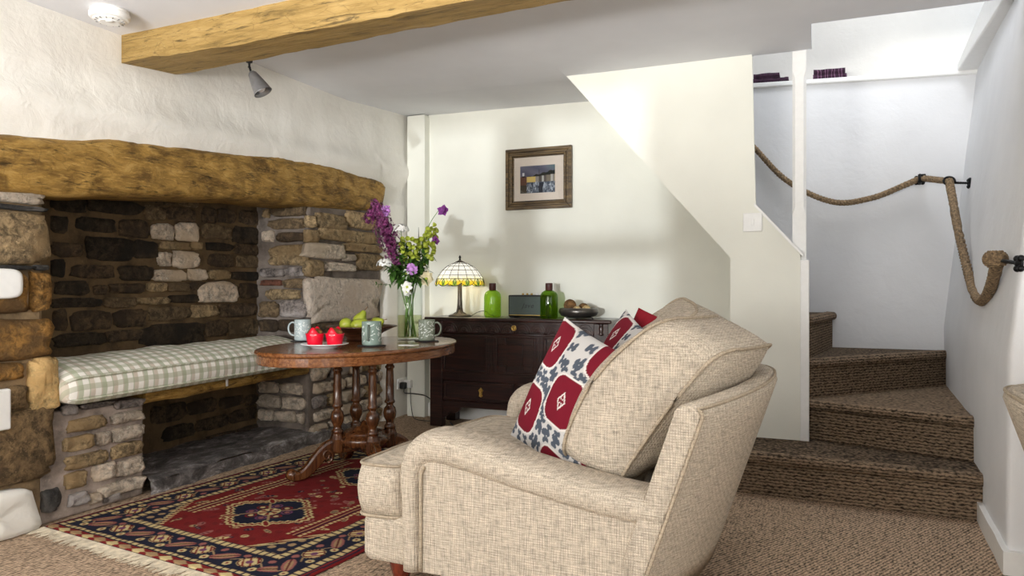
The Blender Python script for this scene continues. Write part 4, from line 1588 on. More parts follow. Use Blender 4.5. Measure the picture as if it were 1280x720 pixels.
ds = thing('wall_socket', 'white double socket low on the wall behind the oval table', 'socket', (-3.13, 5.06, 0.27))
obj('plate', MB().box(-3.145, -3.112, 4.985, 5.13, 0.232, 0.315), M_plastic, ds, bevel=0.005)
obj('rocker', MB().box(-3.113, -3.109, 5.0, 5.014, 0.285, 0.303), M_plastic, ds)
obj('rocker', MB().box(-3.113, -3.109, 5.098, 5.112, 0.285, 0.303), M_plastic, ds)
plug = thing('black_plug', 'black plug in the left half of the wall socket', 'plug', (-3.09, 5.02, 0.26))
obj('body', MB().box(-3.112, -3.062, 4.995, 5.045, 0.232, 0.288), M_black, plug, bevel=0.012)
obj('cable', MB().tube(spline([(-3.08, 5.02, 0.235), (-3.06, 5.0, 0.205), (-2.98, 5.02, 0.20), (-2.88, 5.03, 0.185), (-2.80, 5.04, 0.13), (-2.74, 5.08, 0.10)], 8), 0.0045, 6), M_black, plug, smooth=True)
adp = thing('white_plug', 'white plug-in adapter in the right half of the wall socket', 'plug', (-3.09, 5.085, 0.27))
obj('body', MB().box(-3.112, -3.045, 5.06, 5.115, 0.235, 0.30), M_plastic, adp, bevel=0.008)
obj('cable', MB().tube(spline([(-3.06, 5.085, 0.235), (-3.04, 5.06, 0.12), (-3.0, 5.02, 0.03), (-2.95, 4.98, 0.006), (-2.84, 4.95, 0.005), (-2.74, 5.0, 0.005)], 8), 0.003, 6), M_black, adp, smooth=True, label='thin dark cable')
tag(obj('floor_cable', MB().tube(spline([(-2.62, 4.95, 0.008), (-2.55, 4.86, 0.006), (-2.46, 4.76, 0.006), (-2.30, 4.70, 0.006), (-2.1, 4.74, 0.006)], 8), 0.0045, 6), M_black, smooth=True), 'black cable trailing on the carpet from under the chest', 'cable')

# ================================================================== STAIR ROPE
rope = thing('rope_handrail', 'thick jute rope handrail slung along the stair wall', 'rope', (0.5, 5.3, 1.6))
bk2 = Vector((0.735, 5.06, 1.675))


def twisted(path, r, strands=3, turns_per_m=16):
    m = MB()
    P = [Vector(p) for p in path]
    L = [0]
    for a, b in zip(P, P[1:]):
        L.append(L[-1] + (b - a).length)
    for s in range(strands):
        pts = []
        up = Vector((0, 0, 1))
        for i, p in enumerate(P):
            t = (P[min(i + 1, len(P) - 1)] - P[max(i - 1, 0)]).normalized()
            u = t.cross(Vector((0.3, 0.9, 0.1))).normalized()
            v = t.cross(u)
            q = 2 * PI * (s / strands + L[i] * turns_per_m)
            pts.append(p + (u * math.cos(q) + v * math.sin(q)) * r * 0.5)
        m.tube(pts, r * 0.62, 6)
    return m


pA = spline([(-0.75, 5.40, 2.45), (-0.43, 5.40, 2.068), (-0.195, 5.395, 1.80), (0.09, 5.385, 1.640), (0.33, 5.38, 1.652), (0.545, 5.375, 1.735), (0.62, 5.36, 1.762), (0.68, 5.23, 1.735), (0.735, 5.07, 1.70)], 30)
obj('upper_length', twisted(pA, 0.019), M_rope, rope, smooth=True)
pB = spline([(0.735, 5.06, 1.70), (0.738, 4.98, 1.60), (0.732, 4.72, 1.36), (0.722, 4.30, 1.07), (0.705, 3.98, 0.99), (0.69, 3.72, 1.03), (0.672, 3.50, 1.12), (0.662, 3.42, 1.165)], 34)
obj('lower_length', twisted(pB, 0.0225, 4, 22), M_rope, rope, smooth=True)
kb = MB().ball((0.650, 3.385, 1.165), 0.040, 18, 12, sz=0.85)
for k in range(9):
    z = -0.028 + 0.007 * k
    rr = math.sqrt(max(0.0001, 0.041 ** 2 - (z / 0.85) ** 2))
    kb.loop([(0.650 + rr * math.cos(q), 3.385 + rr * math.sin(q), 1.165 + z + 0.003 * math.sin(q * 14)) for q in lsp(0, 2 * PI * 41 / 42, 42)], 0.0042, 5)
obj('end_knot', kb, M_rope, rope, smooth=True, label='plaited ball knot at the rope end')


def bracket(c, wall, nrm, lab):
    t = thing('rope_bracket', lab, 'bracket', tuple(c), 'black iron rope brackets')
    c, wall, nrm = Vector(c), Vector(wall), Vector(nrm).normalized()
    u = nrm.cross(Vector((0, 0, 1))).normalized()
    w = Vector((0, 0, 1))
    rot = nrm.to_track_quat('Z', 'Y').to_matrix().to_4x4()
    obj('rose', MB().lathe([(0.001, 0.0), (0.032, 0.0), (0.030, 0.005), (0.016, 0.009), (0.010, 0.016), (0.001, 0.018)], tuple(wall), 16, M=rot), M_iron, t, smooth=True)
    for k in range(4):
        a = PI / 4 + PI / 2 * k
        p = wall + u * 0.026 * math.cos(a) + w * 0.026 * math.sin(a)
        obj('petal', MB().ball(tuple(p + nrm * 0.004), 0.013, 10, 6), M_iron, t, smooth=True)
    obj('stalk', twisted([wall + (c - wall) * s for s in lsp(0, 0.80, 24)], 0.0075, 2, 40), M_iron, t, smooth=True)
    return t


b1 = bracket((0.62, 5.36, 1.762), (0.622, 5.452, 1.764), (0, -1, 0), 'black iron rope bracket on the wall behind the stairs')
obj('ring', MB().loop([(0.615 + 0.004 * math.cos(q), 5.365 + 0.030 * math.cos(q), 1.760 + 0.030 * math.sin(q)) for q in lsp(0, 2 * PI * 23 / 24, 24)], 0.007, 8), M_iron, b1, smooth=True)
obj('strap', MB().box(0.60, 0.645, 5.335, 5.345, 1.735, 1.79), M_iron, b1, bevel=0.004)
b2 = bracket((0.735, 5.06, 1.690), (rw_x(5.06, 1.69) , 5.06, 1.680), (-1, 0, 0), 'black iron rope bracket with long stalk high on right wall')
obj('ring', MB().loop([(0.735 + 0.030 * math.cos(q), 5.06 + 0.016 * math.sin(q), 1.700 + 0.026 * math.sin(q)) for q in lsp(0, 2 * PI * 23 / 24, 24)], 0.0065, 8), M_iron, b2, smooth=True)
b3 = bracket((0.655, 3.36, 1.16), (rw_x(3.16, 1.14), 3.17, 1.14), (-1, -0.1, 0), 'black iron rope bracket holding the ball knot at the rope end')

# folded cloths on the ledge
def towel(x0, x1, y0, y1, z0, n, mat, lab, tilt=0.0, taper=0.0):
    t = thing('folded_towel', lab, 'towel', ((x0 + x1) / 2, (y0 + y1) / 2, z0))
    for k in range(n):
        h = 0.036
        m = MB()
        rings = []
        for x in lsp(x0 + 0.004 * k, x1 - taper * k, 16):
            za = z0 + k * h + tilt * (x - x0)
            w = 0.003 * math.sin(x * 60 + k)
            rings.append([(x, y0 + w, za + h * .5), (x, y0 + 0.006 + w, za + 0.001), (x, y1, za), (x, y1, za + h), (x, y0 + 0.006 + w, za + h - 0.001 + 0.004 * fbm(x * 14, k, 2)), ])
        m.loft(rings)
        obj('fold', m, mat, t, smooth=False)
    return t


towel(-0.43, -0.19, 5.45, 5.72, 2.520, 2, M_towel, 'dark plum folded towel on the ledge left of the newel post', -0.041, 0.06)
towel(-0.03, 0.185, 5.45, 5.72, 2.503, 2, M_towel_stripe, 'plum towel with pale stripes on the ledge right of the newel post', -0.041, 0.01)

# ================================================================== RUG
RW, RL = 1.42, 1.98
RU, RV, RA = Vector((0.9945, -0.1045, 0)), Vector((0.1045, 0.9945, 0)), Vector((-3.115, 2.095, 0))
NU, NV = 356, 496
gu, gv = np.meshgrid(np.linspace(0, RW, NU), np.linspace(0, RL, NV))
wobble = 0.004 * np.sin(gv * 23) + 0.003 * np.sin(gu * 31)
RED, DRED, NAVY, CREAM, TAN, PINK, MAUVE = [np.array(lin(c)[:3]) for c in ((112, 26, 27), (84, 20, 24), (24, 26, 44), (190, 172, 124), (152, 126, 92), (142, 88, 82), (104, 60, 92))]
RG = np.zeros((NV, NU, 3))
eu = np.minimum(gu, RW - gu)
ev = np.minimum(gv, RL - gv)
ed = np.minimum(eu, ev) + wobble * 0.5
along = np.where(eu < ev, gv, gu)


def put(mask, c):
    RG[mask] = c


put(ed >= 0, RED)
put((ed > 0.010) & (ed < 0.018), NAVY)
put((ed > 0.030) & (ed < 0.072), NAVY)


def guard(lo, hi):
    mid, hw = (lo + hi) / 2, (hi - lo) / 2
    put((ed > lo) & (ed < hi), TAN)
    q = (along / 0.036) % 1.0
    put((abs(ed - mid) < hw * 0.62) & (abs(q - 0.5) < 0.36), CREAM)
    put((abs(ed - mid) < hw * 0.9) & (abs(q) < 0.13), NAVY)
    put((abs(ed - lo) < 0.004) | (abs(ed - hi) < 0.004), NAVY)


put((ed > 0.072) & (ed < 0.218), NAVY)
guard(0.032, 0.074)
guard(0.214, 0.258)
# main border motifs
per = 0.132
bi = np.floor(along / per).astype(int)
q = (along / per - bi - 0.5) * per
w_ = ed - 0.144
flower = (bi % 2 == 0)
r1 = np.hypot(q * 1.0, (w_ - 0.004) * 1.05)
put(flower & (r1 < 0.047), CREAM)
put(flower & (r1 < 0.040) & (np.sin((q + w_) * 170) > 0.6), RED)
put(flower & (r1 < 0.015), MAUVE)
put(flower & (abs(r1 - 0.042) < 0.0035), DRED)
rot_q = q * 0.82 + w_ * 0.57
rot_w = -q * 0.57 + w_ * 0.82
leaf = (~flower) & (np.hypot(rot_q / 0.060, rot_w / 0.026) < 1)
put(leaf, PINK)
put(leaf & (np.hypot(rot_q / 0.046, rot_w / 0.015) < 1), TAN)
put(leaf & (abs(rot_w) < 0.004), DRED)
q2 = ((along + per / 2) / per % 1.0 - 0.5) * per
put((np.hypot(q2, w_ + 0.042) < 0.017) & (ed > 0.08), CREAM)
put((np.hypot(q2 - 0.01, w_ - 0.044) < 0.015), PINK)
put((np.hypot(q2, w_ + 0.042) < 0.007), RED)
put((abs(w_ - 0.03 * np.sin(along / per * PI)) < 0.004) & (ed > 0.08) & (ed < 0.21) & (~leaf) & (r1 > 0.05), TAN)
# field
field = ed > 0.258
put(field, RED)
mott = (np.sin(gu * 61 + 3 * np.sin(gv * 17)) * np.sin(gv * 53) > 0.55) & field
put(mott, RED * 0.82)
fu, fv = eu - 0.258, ev - 0.258
corner = field & (fu + fv * 0.62 < 0.155 + 0.012 * np.sign(np.sin((gu - gv) * 170)))
put(field & (fu + fv * 0.62 < 0.175 + 0.012 * np.sign(np.sin((gu - gv) * 170))), CREAM)
put(corner, NAVY)
put(corner & (np.hypot((gu / 0.055) % 1 - 0.5, (gv / 0.055) % 1 - 0.5) < 0.3), TAN)
du = gu - RW / 2
rs = np.random.RandomState(11)
# paired dotted stripes beside the medallions
for s in (-1, 1):
    for off in (0.300, 0.335, 0.370):
        band = field & (abs(du - s * off) < 0.008) & (ev > 0.44)
        if off == 0.335:
            put(band & (abs(du - s * off) < 0.003), CREAM)
        else:
            put(band & ((gv / 0.026) % 1.0 < 0.62), CREAM)
    put(field & (abs(abs(du - s * 0.335) - 0.013) < 0.003) & (ev > 0.44), NAVY)
# scattered small motifs
for k in range(230):
    cu_, cv_ = rs.uniform(0.27, RW - 0.27), rs.uniform(0.27, RL - 0.27)
    a_ = rs.uniform(0, PI)
    ra, rb = rs.uniform(0.016, 0.034), rs.uniform(0.009, 0.018)
    x, y = gu - cu_, gv - cv_
    qa, qb = x * math.cos(a_) + y * math.sin(a_), -x * math.sin(a_) + y * math.cos(a_)
    rr = np.hypot(qa / ra, qb / rb)
    free = field & (fu + fv * 0.62 > 0.21) & (abs(abs(du) - 0.335) > 0.05)
    put(free & (rr < 1.0), [CREAM, PINK, TAN, NAVY, PINK, TAN][k % 6])
    put(free & (rr < 0.72) & (np.sin(qa * 330) > 0.3), [RED, DRED, NAVY, PINK, RED, NAVY][k % 6])
# medallions
for cvm in (0.62, 1.36):
    dv = gv - cvm
    hexd = np.maximum(np.maximum(abs(dv) / 0.20, abs(du) / 0.225), (abs(du) / 0.27 + abs(dv) / 0.24) * 1.04)
    teeth = 0.07 * np.abs(((np.arctan2(dv, du) * 34 / (2 * PI)) % 1.0) * 2 - 1) - 0.02
    put(field & (hexd < 1.13 + teeth), RED * 0.9)
    put(field & (hexd < 1.07 + teeth), CREAM)
    put(field & (hexd < 1.0 + teeth), RED)
    put(field & (hexd < 0.93 + teeth), CREAM)
    put(field & (hexd < 0.88 + teeth), NAVY)
    r = np.hypot(du, dv)
    put((abs(abs(du) - abs(dv)) < 0.008) & (r < 0.13), TAN)
    for ax in range(8):
        a_ = PI / 4 * ax + PI / 8
        x, y = du - 0.085 * math.cos(a_), dv - 0.085 * math.sin(a_)
        rr = np.hypot(x, y)
        put(rr < 0.027, [MAUVE, RED][ax % 2])
        put(rr < 0.019, NAVY)
        put(rr < 0.012, [PINK, CREAM][ax % 2])
    for s, t in ((-1, -1), (1, 1), (-1, 1), (1, -1)):
        x, y = du - 0.115 * s, dv - 0.125 * t
        qa, qb = x * 0.8 + y * 0.6 * s * t, -x * 0.6 * s * t + y * 0.8
        put(np.hypot(qa / 0.042, qb / 0.017) < 1, CREAM)
        put(np.hypot(qa / 0.034, qb / 0.011) < 1, RED)
    put(r < 0.052, CREAM)
    put((r < 0.046) & (np.cos(np.arctan2(dv, du) * 6) > 0.1), RED)
    put(r < 0.014, NAVY)
# woven end strips
for endv in (gv, RL - gv):
    strip = endv < 0.052
    put(strip, RED)
    lz = abs(((gu / 0.085) % 1.0) - 0.5) * 2 + abs(endv - 0.020) / 0.024
    put(strip & (lz < 0.95), CREAM)
    put(strip & (np.floor(gu / 0.085).astype(int) % 2 == 0) & (lz < 0.95), TAN)
    put((endv > 0.042) & (endv < 0.050), NAVY)
    put((endv < 0.006), NAVY)
RG *= (0.92 + 0.16 * rs.rand(NV, NU))[..., None]
VX = RA.x + gu * RU.x + gv * RV.x
VY = RA.y + gu * RU.y + gv * RV.y
edge_drop = np.clip(np.minimum(eu, ev) / 0.012, 0, 1)
VZ = 0.003 + 0.008 * edge_drop + 0.0012 * np.sin(gu * 40) * np.sin(gv * 37)
m = MB()
m.v = list(zip(VX.ravel().tolist(), VY.ravel().tolist(), VZ.ravel().tolist()))
idx = np.arange(NU * NV).reshape(NV, NU)
m.f = list(zip(idx[:-1, :-1].ravel().tolist(), idx[:-1, 1:].ravel().tolist(), idx[1:, 1:].ravel().tolist(), idx[1:, :-1].ravel().tolist()))
rc = RA + RU * RW / 2 + RV * RL / 2
rug = thing('rug', 'red and navy patterned oriental rug with cream fringe on the carpet', 'rug', (rc.x, rc.y, 0))
obj('pile', m, M_rug, rug, smooth=True, colors=np.concatenate([RG.reshape(-1, 3), np.ones((NU * NV, 1))], 1))
fr = MB()
rr_ = random.Random(5)
for endv, sgn in ((0.0, -1), (RL, 1)):
    u = 0.005
    while u < RW:
        p = RA + RU * u + RV * endv
        ln_ = rr_.uniform(0.045, 0.085)
        sk_ = rr_.uniform(-0.02, 0.02)
        fr.tube([p + Vector((0, 0, 0.006)), p + RV * sgn * ln_ * 0.5 + RU * sk_ * 0.4 + Vector((0, 0, 0.005)), p + RV * sgn * ln_ + RU * sk_ + Vector((0, 0, 0.003))], [0.0028, 0.0026, 0.0012], 4)
        u += 0.0042
o = obj('fringe', fr, plain('fringe_cotton', (202, 190, 168), 0.95, vary=0.12), rug, label='off-white cotton fringe')
o['kind'] = 'stuff'

# ================================================================== OVAL TABLE
TX, TY, TT = -2.36, 3.42, 0.735
LA, LB = 0.69, 0.445
FZ = 0.012
table = thing('oval_table', 'oval walnut pedestal table with four turned columns on the rug', 'table', (TX, TY, FZ))
TR = Matrix.Rotation(math.radians(-4), 4, 'Z')


def oval(prof, mat, name, n=96):
    m = MB()
    rings = []
    for inset, z in prof:
        ring = []
        for k in range(n):
            a = 2 * PI * k / n
            p = TR @ Vector(((LB - inset) * math.cos(a), (LA - inset) * math.sin(a), 0))
            ring.append((TX + p.x, TY + p.y, z))
        rings.append(ring)
    m.loft(rings)
    return obj(name, m, mat, table, smooth=False)


oval([(0.016, TT - 0.024), (0.004, TT - 0.020), (0.0, TT - 0.012), (0.003, TT - 0.004), (0.010, TT)], M_table, 'tabletop')
oval([(0.014, TT - 0.068), (0.012, TT - 0.064), (0.012, TT - 0.024), (0.10, TT - 0.024)], M_table, 'apron')
obj('block', MB().lathe([(0.001, 0.645), (0.20, 0.645), (0.215, 0.66), (0.215, 0.70), (0.001, 0.70)], (TX, TY, 0), 40), M_table_leg, table)
base = MB().lathe([(0.001, 0.165), (0.13, 0.165), (0.145, 0.185), (0.150, 0.205), (0.142, 0.222), (0.118, 0.230), (0.118, 0.240), (0.105, 0.252), (0.070, 0.258), (0.066, 0.270), (0.030, 0.278), (0.012, 0.300), (0.001, 0.304)], (TX, TY, 0), 48)
obj('base', base, M_table_leg, table, smooth=True)
COLP = [(0.032, 0.245), (0.032, 0.262), (0.024, 0.270), (0.022, 0.285), (0.034, 0.310), (0.038, 0.335), (0.032, 0.362), (0.020, 0.376), (0.020, 0.386), (0.030, 0.392), (0.030, 0.402), (0.024, 0.410), (0.0235, 0.50), (0.021, 0.57), (0.020, 0.585), (0.027, 0.592), (0.027, 0.602), (0.020, 0.608), (0.022, 0.625), (0.029, 0.636), (0.029, 0.66)]
for k in range(4):
    a = math.radians(232 + 90 * k)
    ca, sa = math.cos(a), math.sin(a)
    cx, cy = TX + 0.152 * ca, TY + 0.152 * sa
    obj('column', MB().lathe(COLP, (cx, cy, 0), 22), M_table_leg, table, smooth=True)
    # square block under the column and the sweeping scroll leg
    leg = MB()
    leg.loft([[(cx + r * math.cos(a + PI / 8 + PI / 4 * j), cy + r * math.sin(a + PI / 8 + PI / 4 * j), z) for j in range(8)] for r, z in ((0.030, 0.135), (0.042, 0.150), (0.043, 0.215), (0.034, 0.235), (0.032, 0.247))])
    path = spline([(0.05, 0, 0.175), (0.13, 0, 0.172), (0.20, 0, 0.160), (0.255, 0, 0.115), (0.305, 0, 0.060), (0.350, 0, 0.030), (0.405, 0, 0.026)], 6)
    rings = []
    for i, p in enumerate(path):
        t = i / (len(path) - 1)
        hw = 0.030 - 0.006 * math.sin(PI * t) + (0.006 if t > 0.88 else 0)
        hh = 0.048 - 0.024 * t
        d = (path[min(i + 1, len(path) - 1)] - path[max(i - 1, 0)]).normalized()
        up = Vector((-d.z, 0, d.x))
        sec = [(-1, -0.7), (-0.7, -1), (0.7, -1), (1, -0.7), (1, 0.6), (0.72, 1), (0.45, 0.85), (-0.45, 0.85), (-0.72, 1), (-1, 0.6)]
        ring = []
        for s, h in sec:
            q_ = p + up * (h * hh)
            lx_, ly_ = q_.x, s * hw
            ring.append((TX + lx_ * ca - ly_ * sa, TY + lx_ * sa + ly_ * ca, max(q_.z + FZ - 0.004, FZ + 0.002)))
        rings.append(ring)
    leg.loft(rings)
    lo = obj('leg', leg, M_table_leg, table, bevel=0.004)
    sc = MB()
    P2 = []
    for j in range(22):
        t = j / 21
        ang = 2.6 * PI * t
        r = 0.040 * (1 - 0.75 * t)
        P2.append((0.215 + 0.03 - r * math.sin(ang) * 0.9 - 0.03, 0.10 + 0.012 - r * math.cos(ang)))
    for s in (-1, 1):
        sc.tube([(TX + u_ * ca - s * 0.028 * sa, TY + u_ * sa + s * 0.028 * ca, z_ + 0.02) for u_, z_ in P2], 0.008, 6)
    obj('scroll', sc, M_table_leg, lo, smooth=True)
    ft = MB().ball((TX + 0.398 * ca, TY + 0.398 * sa, FZ + 0.033), 0.036, 14, 8, sz=0.9)
    obj('foot', ft, M_table_leg, lo, smooth=True)

# ---- things on the table


def coaster(x, y, lab, rz):
    m = MB().loft([[(x + math.copysign(abs(math.cos(q)) ** 0.35, math.cos(q)) * r, y + math.copysign(abs(math.sin(q)) ** 0.35, math.sin(q)) * r, z) for q in (2 * PI * k / 28 for k in range(28))] for r, z in ((0.060, TT + 0.0005), (0.062, TT + 0.003), (0.060, TT + 0.0065))])
    M = Matrix.Translation((x, y, 0)) @ Matrix.Rotation(rz, 4, 'Z') @ Matrix.Translation((-x, -y, 0))
    return tag(obj('coaster', m.xf(M), M_slate, at=(x, y, TT)), lab, 'coaster', 'dark coasters under the mugs')


def mug(x, y, ang, c, lab, R=0.047, H=0.120, seed=1):
    z = TT + 0.007
    t = thing('mug', lab, 'mug', (x, y, z), 'sprig-patterned mugs on the oval table')
    n = 110
    zs = [0.0, 0.001, 0.004, 0.010] + lsp(0.014, H - 0.004, 56) + [H - 0.001, H]
    rows, cols = [], []
    rs = np.random.RandomState(seed)
    ks = [(rs.rand() * 2 * PI, rs.uniform(0.018, H - 0.010), rs.uniform(0, PI)) for _ in range(115)]
    base_c, ink = np.array(lin(c)[:3]), np.array(lin((222, 226, 220))[:3])
    for zz in zs:
        rr = R if zz >= 0.010 else R * (0.80 + 0.20 * math.sqrt(max(0, 1 - (1 - zz / 0.010) ** 2)))
        for k in range(n):
            a = 2 * PI * k / n
            rows.append((x + rr * math.cos(a), y + rr * math.sin(a), z + zz))
            cc = base_c
            if 0.014 < zz < H - 0.006:
                for ka, kz, kr in ks:
                    dz = zz - kz
                    if abs(dz) < 0.008:
                        da = ((a - ka + PI) % (2 * PI) - PI) * R
                        if abs(da) < 0.008:
                            p_, q_ = da * math.cos(kr) + dz * math.sin(kr), -da * math.sin(kr) + dz * math.cos(kr)
                            if abs(p_) < 0.0065 and abs(q_) < 0.0017:
                                cc = ink
                                break
            cols.append((cc[0], cc[1], cc[2], 1))
    m = MB()
    L = len(zs)
    fs = [(i * n + k, i * n + (k + 1) % n, (i + 1) * n + (k + 1) % n, (i + 1) * n + k) for i in range(L - 1) for k in range(n)]
    for rr, zz in ((R - 0.0035, H), (R - 0.005, H - 0.006), (R - 0.006, 0.02), (0.001, 0.008)):
        for k in range(n):
            a = 2 * PI * k / n
            rows.append((x + rr * math.cos(a), y + rr * math.sin(a), z + zz))
            cols.append((base_c[0] * .9, base_c[1] * .9, base_c[2] * .9, 1))
        b = len(rows) - 2 * n
        fs += [(b + k, b + (k + 1) % n, b + n + (k + 1) % n, b + n + k) for k in range(n)]
    fs.append(tuple(range(n - 1, -1, -1)))
    m.add(rows, fs)
    obj('body', m, M_glaze, t, smooth=True, colors=cols)
    ca, sa = math.cos(ang), math.sin(ang)
    hp = spline([(R - 0.004, 0, H * 0.84), (R + 0.018, 0, H * 0.86), (R + 0.034, 0, H * 0.72), (R + 0.036, 0, H * 0.50), (R + 0.024, 0, H * 0.30), (R - 0.004, 0, H * 0.22)], 6)
    obj('handle', MB().tube([(x + p.x * ca, y + p.x * sa, z + p.z) for p in hp], 0.006, 8, flat=(1.35, 0.9)), plain('mug_handle_%d' % seed, c, 0.25, vary=0.02), t, smooth=True)


MUGS = [((-2.79, 3.42), math.radians(200), (168, 180, 180), 'pale grey-blue sprigged mug at the left end of the table'),
        ((-2.215, 3.28), math.radians(-75), (126, 142, 132), 'grey-green sprigged mug with handle towards the viewer, before the fruit bowl'),
        ((-2.115, 3.70), math.radians(15), (128, 136, 120), 'olive-grey sprigged mug beside the flower vase')]
CO_LAB = ['dark slate coaster under the pale grey-blue mug', 'dark slate coaster under the mug before the fruit bowl', 'dark slate coaster under the olive-grey mug by the vase']
for i, ((x, y), a, c, lab) in enumerate(MUGS):
    coaster(x, y, CO_LAB[i], 0.4 + i)
    mug(x, y, a, c, lab, R=0.048 if i != 1 else 0.052, H=0.122 if i != 1 else 0.128, seed=i + 2)

plx, ply = -2.374, 3.085
tag(obj('plate', MB().lathe([(0.001, 0.001), (0.062, 0.0), (0.068, 0.006), (0.098, 0.018), (0.122, 0.023), (0.123, 0.026), (0.096, 0.022), (0.066, 0.011), (0.001, 0.009)], (plx, ply, TT), 48), M_white_china, at=(plx, ply, TT), smooth=True), 'white plate holding two red-wrapped muffins on the oval table', 'plate')


def muffin(x, y, rz, lab, seed):
    z = TT + 0.011
    t = thing('muffin', lab, 'muffin', (x, y, z), 'red-wrapped muffins on the white plate')
    n = 40
    rings = []
    for f, (r, zz) in enumerate(((0.036, 0.0), (0.039, 0.004), (0.045, 0.035), (0.050, 0.066), (0.052, 0.085), (0.0505, 0.085), (0.046, 0.06), (0.034, 0.058))):
        ring = []
        for k in range(n):
            a = 2 * PI * k / n + rz
            pt = max(0.0, math.cos(2 * (a - rz))) ** 2
            up = (0.034 * pt ** 1.5 - 0.018) * (1.0 if f in (4, 5) else (0.35 if f == 3 else 0))
            rr = r * (1 - 0.05 * (1 - pt)) * (1 + (0.03 * pt if f in (4, 5) else 0))
            ring.append((x + rr * math.cos(a), y + rr * math.sin(a), z + zz + up))
        rings.append(ring)
    obj('wrapper', MB().loft(rings), M_foil, t, smooth=True)
    mf = MB().ball((x, y, z + 0.060), 0.042, 30, 16, sz=0.78)
    mf.v = [(p[0] + 0.004 * fbm(p[0] * 110, p[1] * 110, p[2] * 110), p[1], p[2] + 0.006 * fbm(p[0] * 130, p[1] * 130, seed + 3)) for p in mf.v]
    obj('crumb', mf, M_muffin, t, smooth=True)
    # faint white printed lines of lettering, too small to read in the photograph
    ink = MB()
    rs = random.Random(seed)
    for row, (zz, half, nl) in enumerate(((0.062, 0.34, 9), (0.054, 0.16, 6))):
        for k in range(nl):
            a = rz + (k - (nl - 1) / 2) / nl * 2 * half
            rr = 0.0500 - (0.085 - zz) * 0.16 + 0.0012
            h = 0.0035 if row == 0 else 0.0018
            ink.tube([(x + rr * math.cos(a), y + rr * math.sin(a), z + zz - h), (x + (rr + 0.0006) * math.cos(a + 0.02), y + (rr + 0.0006) * math.sin(a + 0.02), z + zz + h * rs.uniform(0.4, 1))], 0.0011, 4)
        ink.tube([(x + rr * math.cos(rz + q_), y + rr * math.sin(rz + q_), z + zz - h) for q_ in lsp(-half, half, 8)], 0.0009, 4)
    obj('lettering', ink, M_white_ink, t)['kind'] = 'stuff'


muffin(plx - 0.050, ply - 0.016, math.radians(-64), 'muffin in a red paper wrapper, nearer the pale grey-blue mug', 1)
muffin(plx + 0.052, ply + 0.016, math.radians(-72), 'muffin in a red paper wrapper, nearer the handle-forward mug', 2)

bxx, byy = -2.535, 3.65
tag(obj('fruit_bowl', MB().lathe([(0.001, 0.004), (0.085, 0.0), (0.092, 0.006), (0.090, 0.018), (0.135, 0.050), (0.195, 0.078), (0.212, 0.082), (0.212, 0.088), (0.190, 0.086), (0.130, 0.060), (0.08, 0.030), (0.001, 0.024)], (bxx, byy, TT), 56), M_bowlwood, at=(bxx, byy, TT), smooth=True), 'wide brown footed wooden bowl of pears', 'bowl')


def pear(x, y, z, tilt, rz, lab):
    t = thing('pear', lab, 'pear', (x, y, z), 'green pears in the wooden bowl')
    prof = [(0.001, -0.040), (0.014, -0.040), (0.030, -0.032), (0.040, -0.014), (0.041, 0.002), (0.034, 0.022), (0.023, 0.040), (0.017, 0.054), (0.012, 0.062), (0.004, 0.065), (0.001, 0.064)]
    M = Matrix.Rotation(rz, 4, 'Z') @ Matrix.Rotation(tilt, 4, 'Y')
    obj('flesh', MB().lathe(prof, (x, y, z), 22, M=M), M_pear, t, smooth=True)
    P = [M @ Vector(p) for p in ((0, 0, 0.060), (0.001, 0.002, 0.076), (0.005, 0.004, 0.094))]
    obj('stalk', MB().tube([(x + p.x, y + p.y, z + p.z) for p in P], [0.0022, 0.002, 0.003], 6), M_twig, t, smooth=True)


pear(bxx - 0.085, byy - 0.04, TT + 0.096, 1.25, 2.2, 'green pear lying at the left of the bowl')
pear(bxx + 0.015, byy - 0.06, TT + 0.092, 1.15, 0.3, 'green pear lying in front, beside the handle-forward mug')
pear(bxx - 0.045, byy + 0.045, TT + 0.120, 0.5, 0.2, 'green pear sitting highest at the back of the bowl')
pear(bxx + 0.075, byy + 0.045, TT + 0.098, 1.2, -0.3, 'green pear at the right of the bowl, stalk pointing right')
tag(obj('card', MB().box(-2.12, -2.02, 3.395, 3.45, TT + 0.0005, TT + 0.003), M_white_china, at=(-2.07, 3.42, TT)), 'small white card lying on the table in front of the vase', 'card')

# ================================================================== VASE AND FLOWERS
vx, vy = -2.275, 3.775
VR, VH = 0.078, 0.40
vase = thing('glass_vase', 'tall clear glass cylinder vase of garden flowers on the table', 'vase', (vx, vy, TT))
obj('glass', MB().lathe([(0.001, 0.0), (VR - 0.004, 0.0), (VR, 0.004), (VR, VH - 0.002), (VR - 0.0025, VH), (VR - 0.005, VH - 0.002), (VR - 0.005, 0.018), (VR - 0.010, 0.014), (0.001, 0.014)], (vx, vy, TT), 56), M_glass, vase, smooth=True)
obj('water', MB().lathe([(0.001, 0.0155), (VR - 0.012, 0.0155), (VR - 0.0065, 0.020), (VR - 0.0065, 0.150), (0.001, 0.150)], (vx, vy, TT), 48), M_water, vase)
RFL = random.Random(21)
CV = Vector((0.9205, 0.3907, 0))     # sideways across the table, to the right as seen from the sofa side
DV = Vector((-0.3907, 0.9205, 0))


def fp(side, z, depth=0.0):
    return Vector((vx, vy, 0)) + CV * side + DV * depth + Vector((0, 0, z))


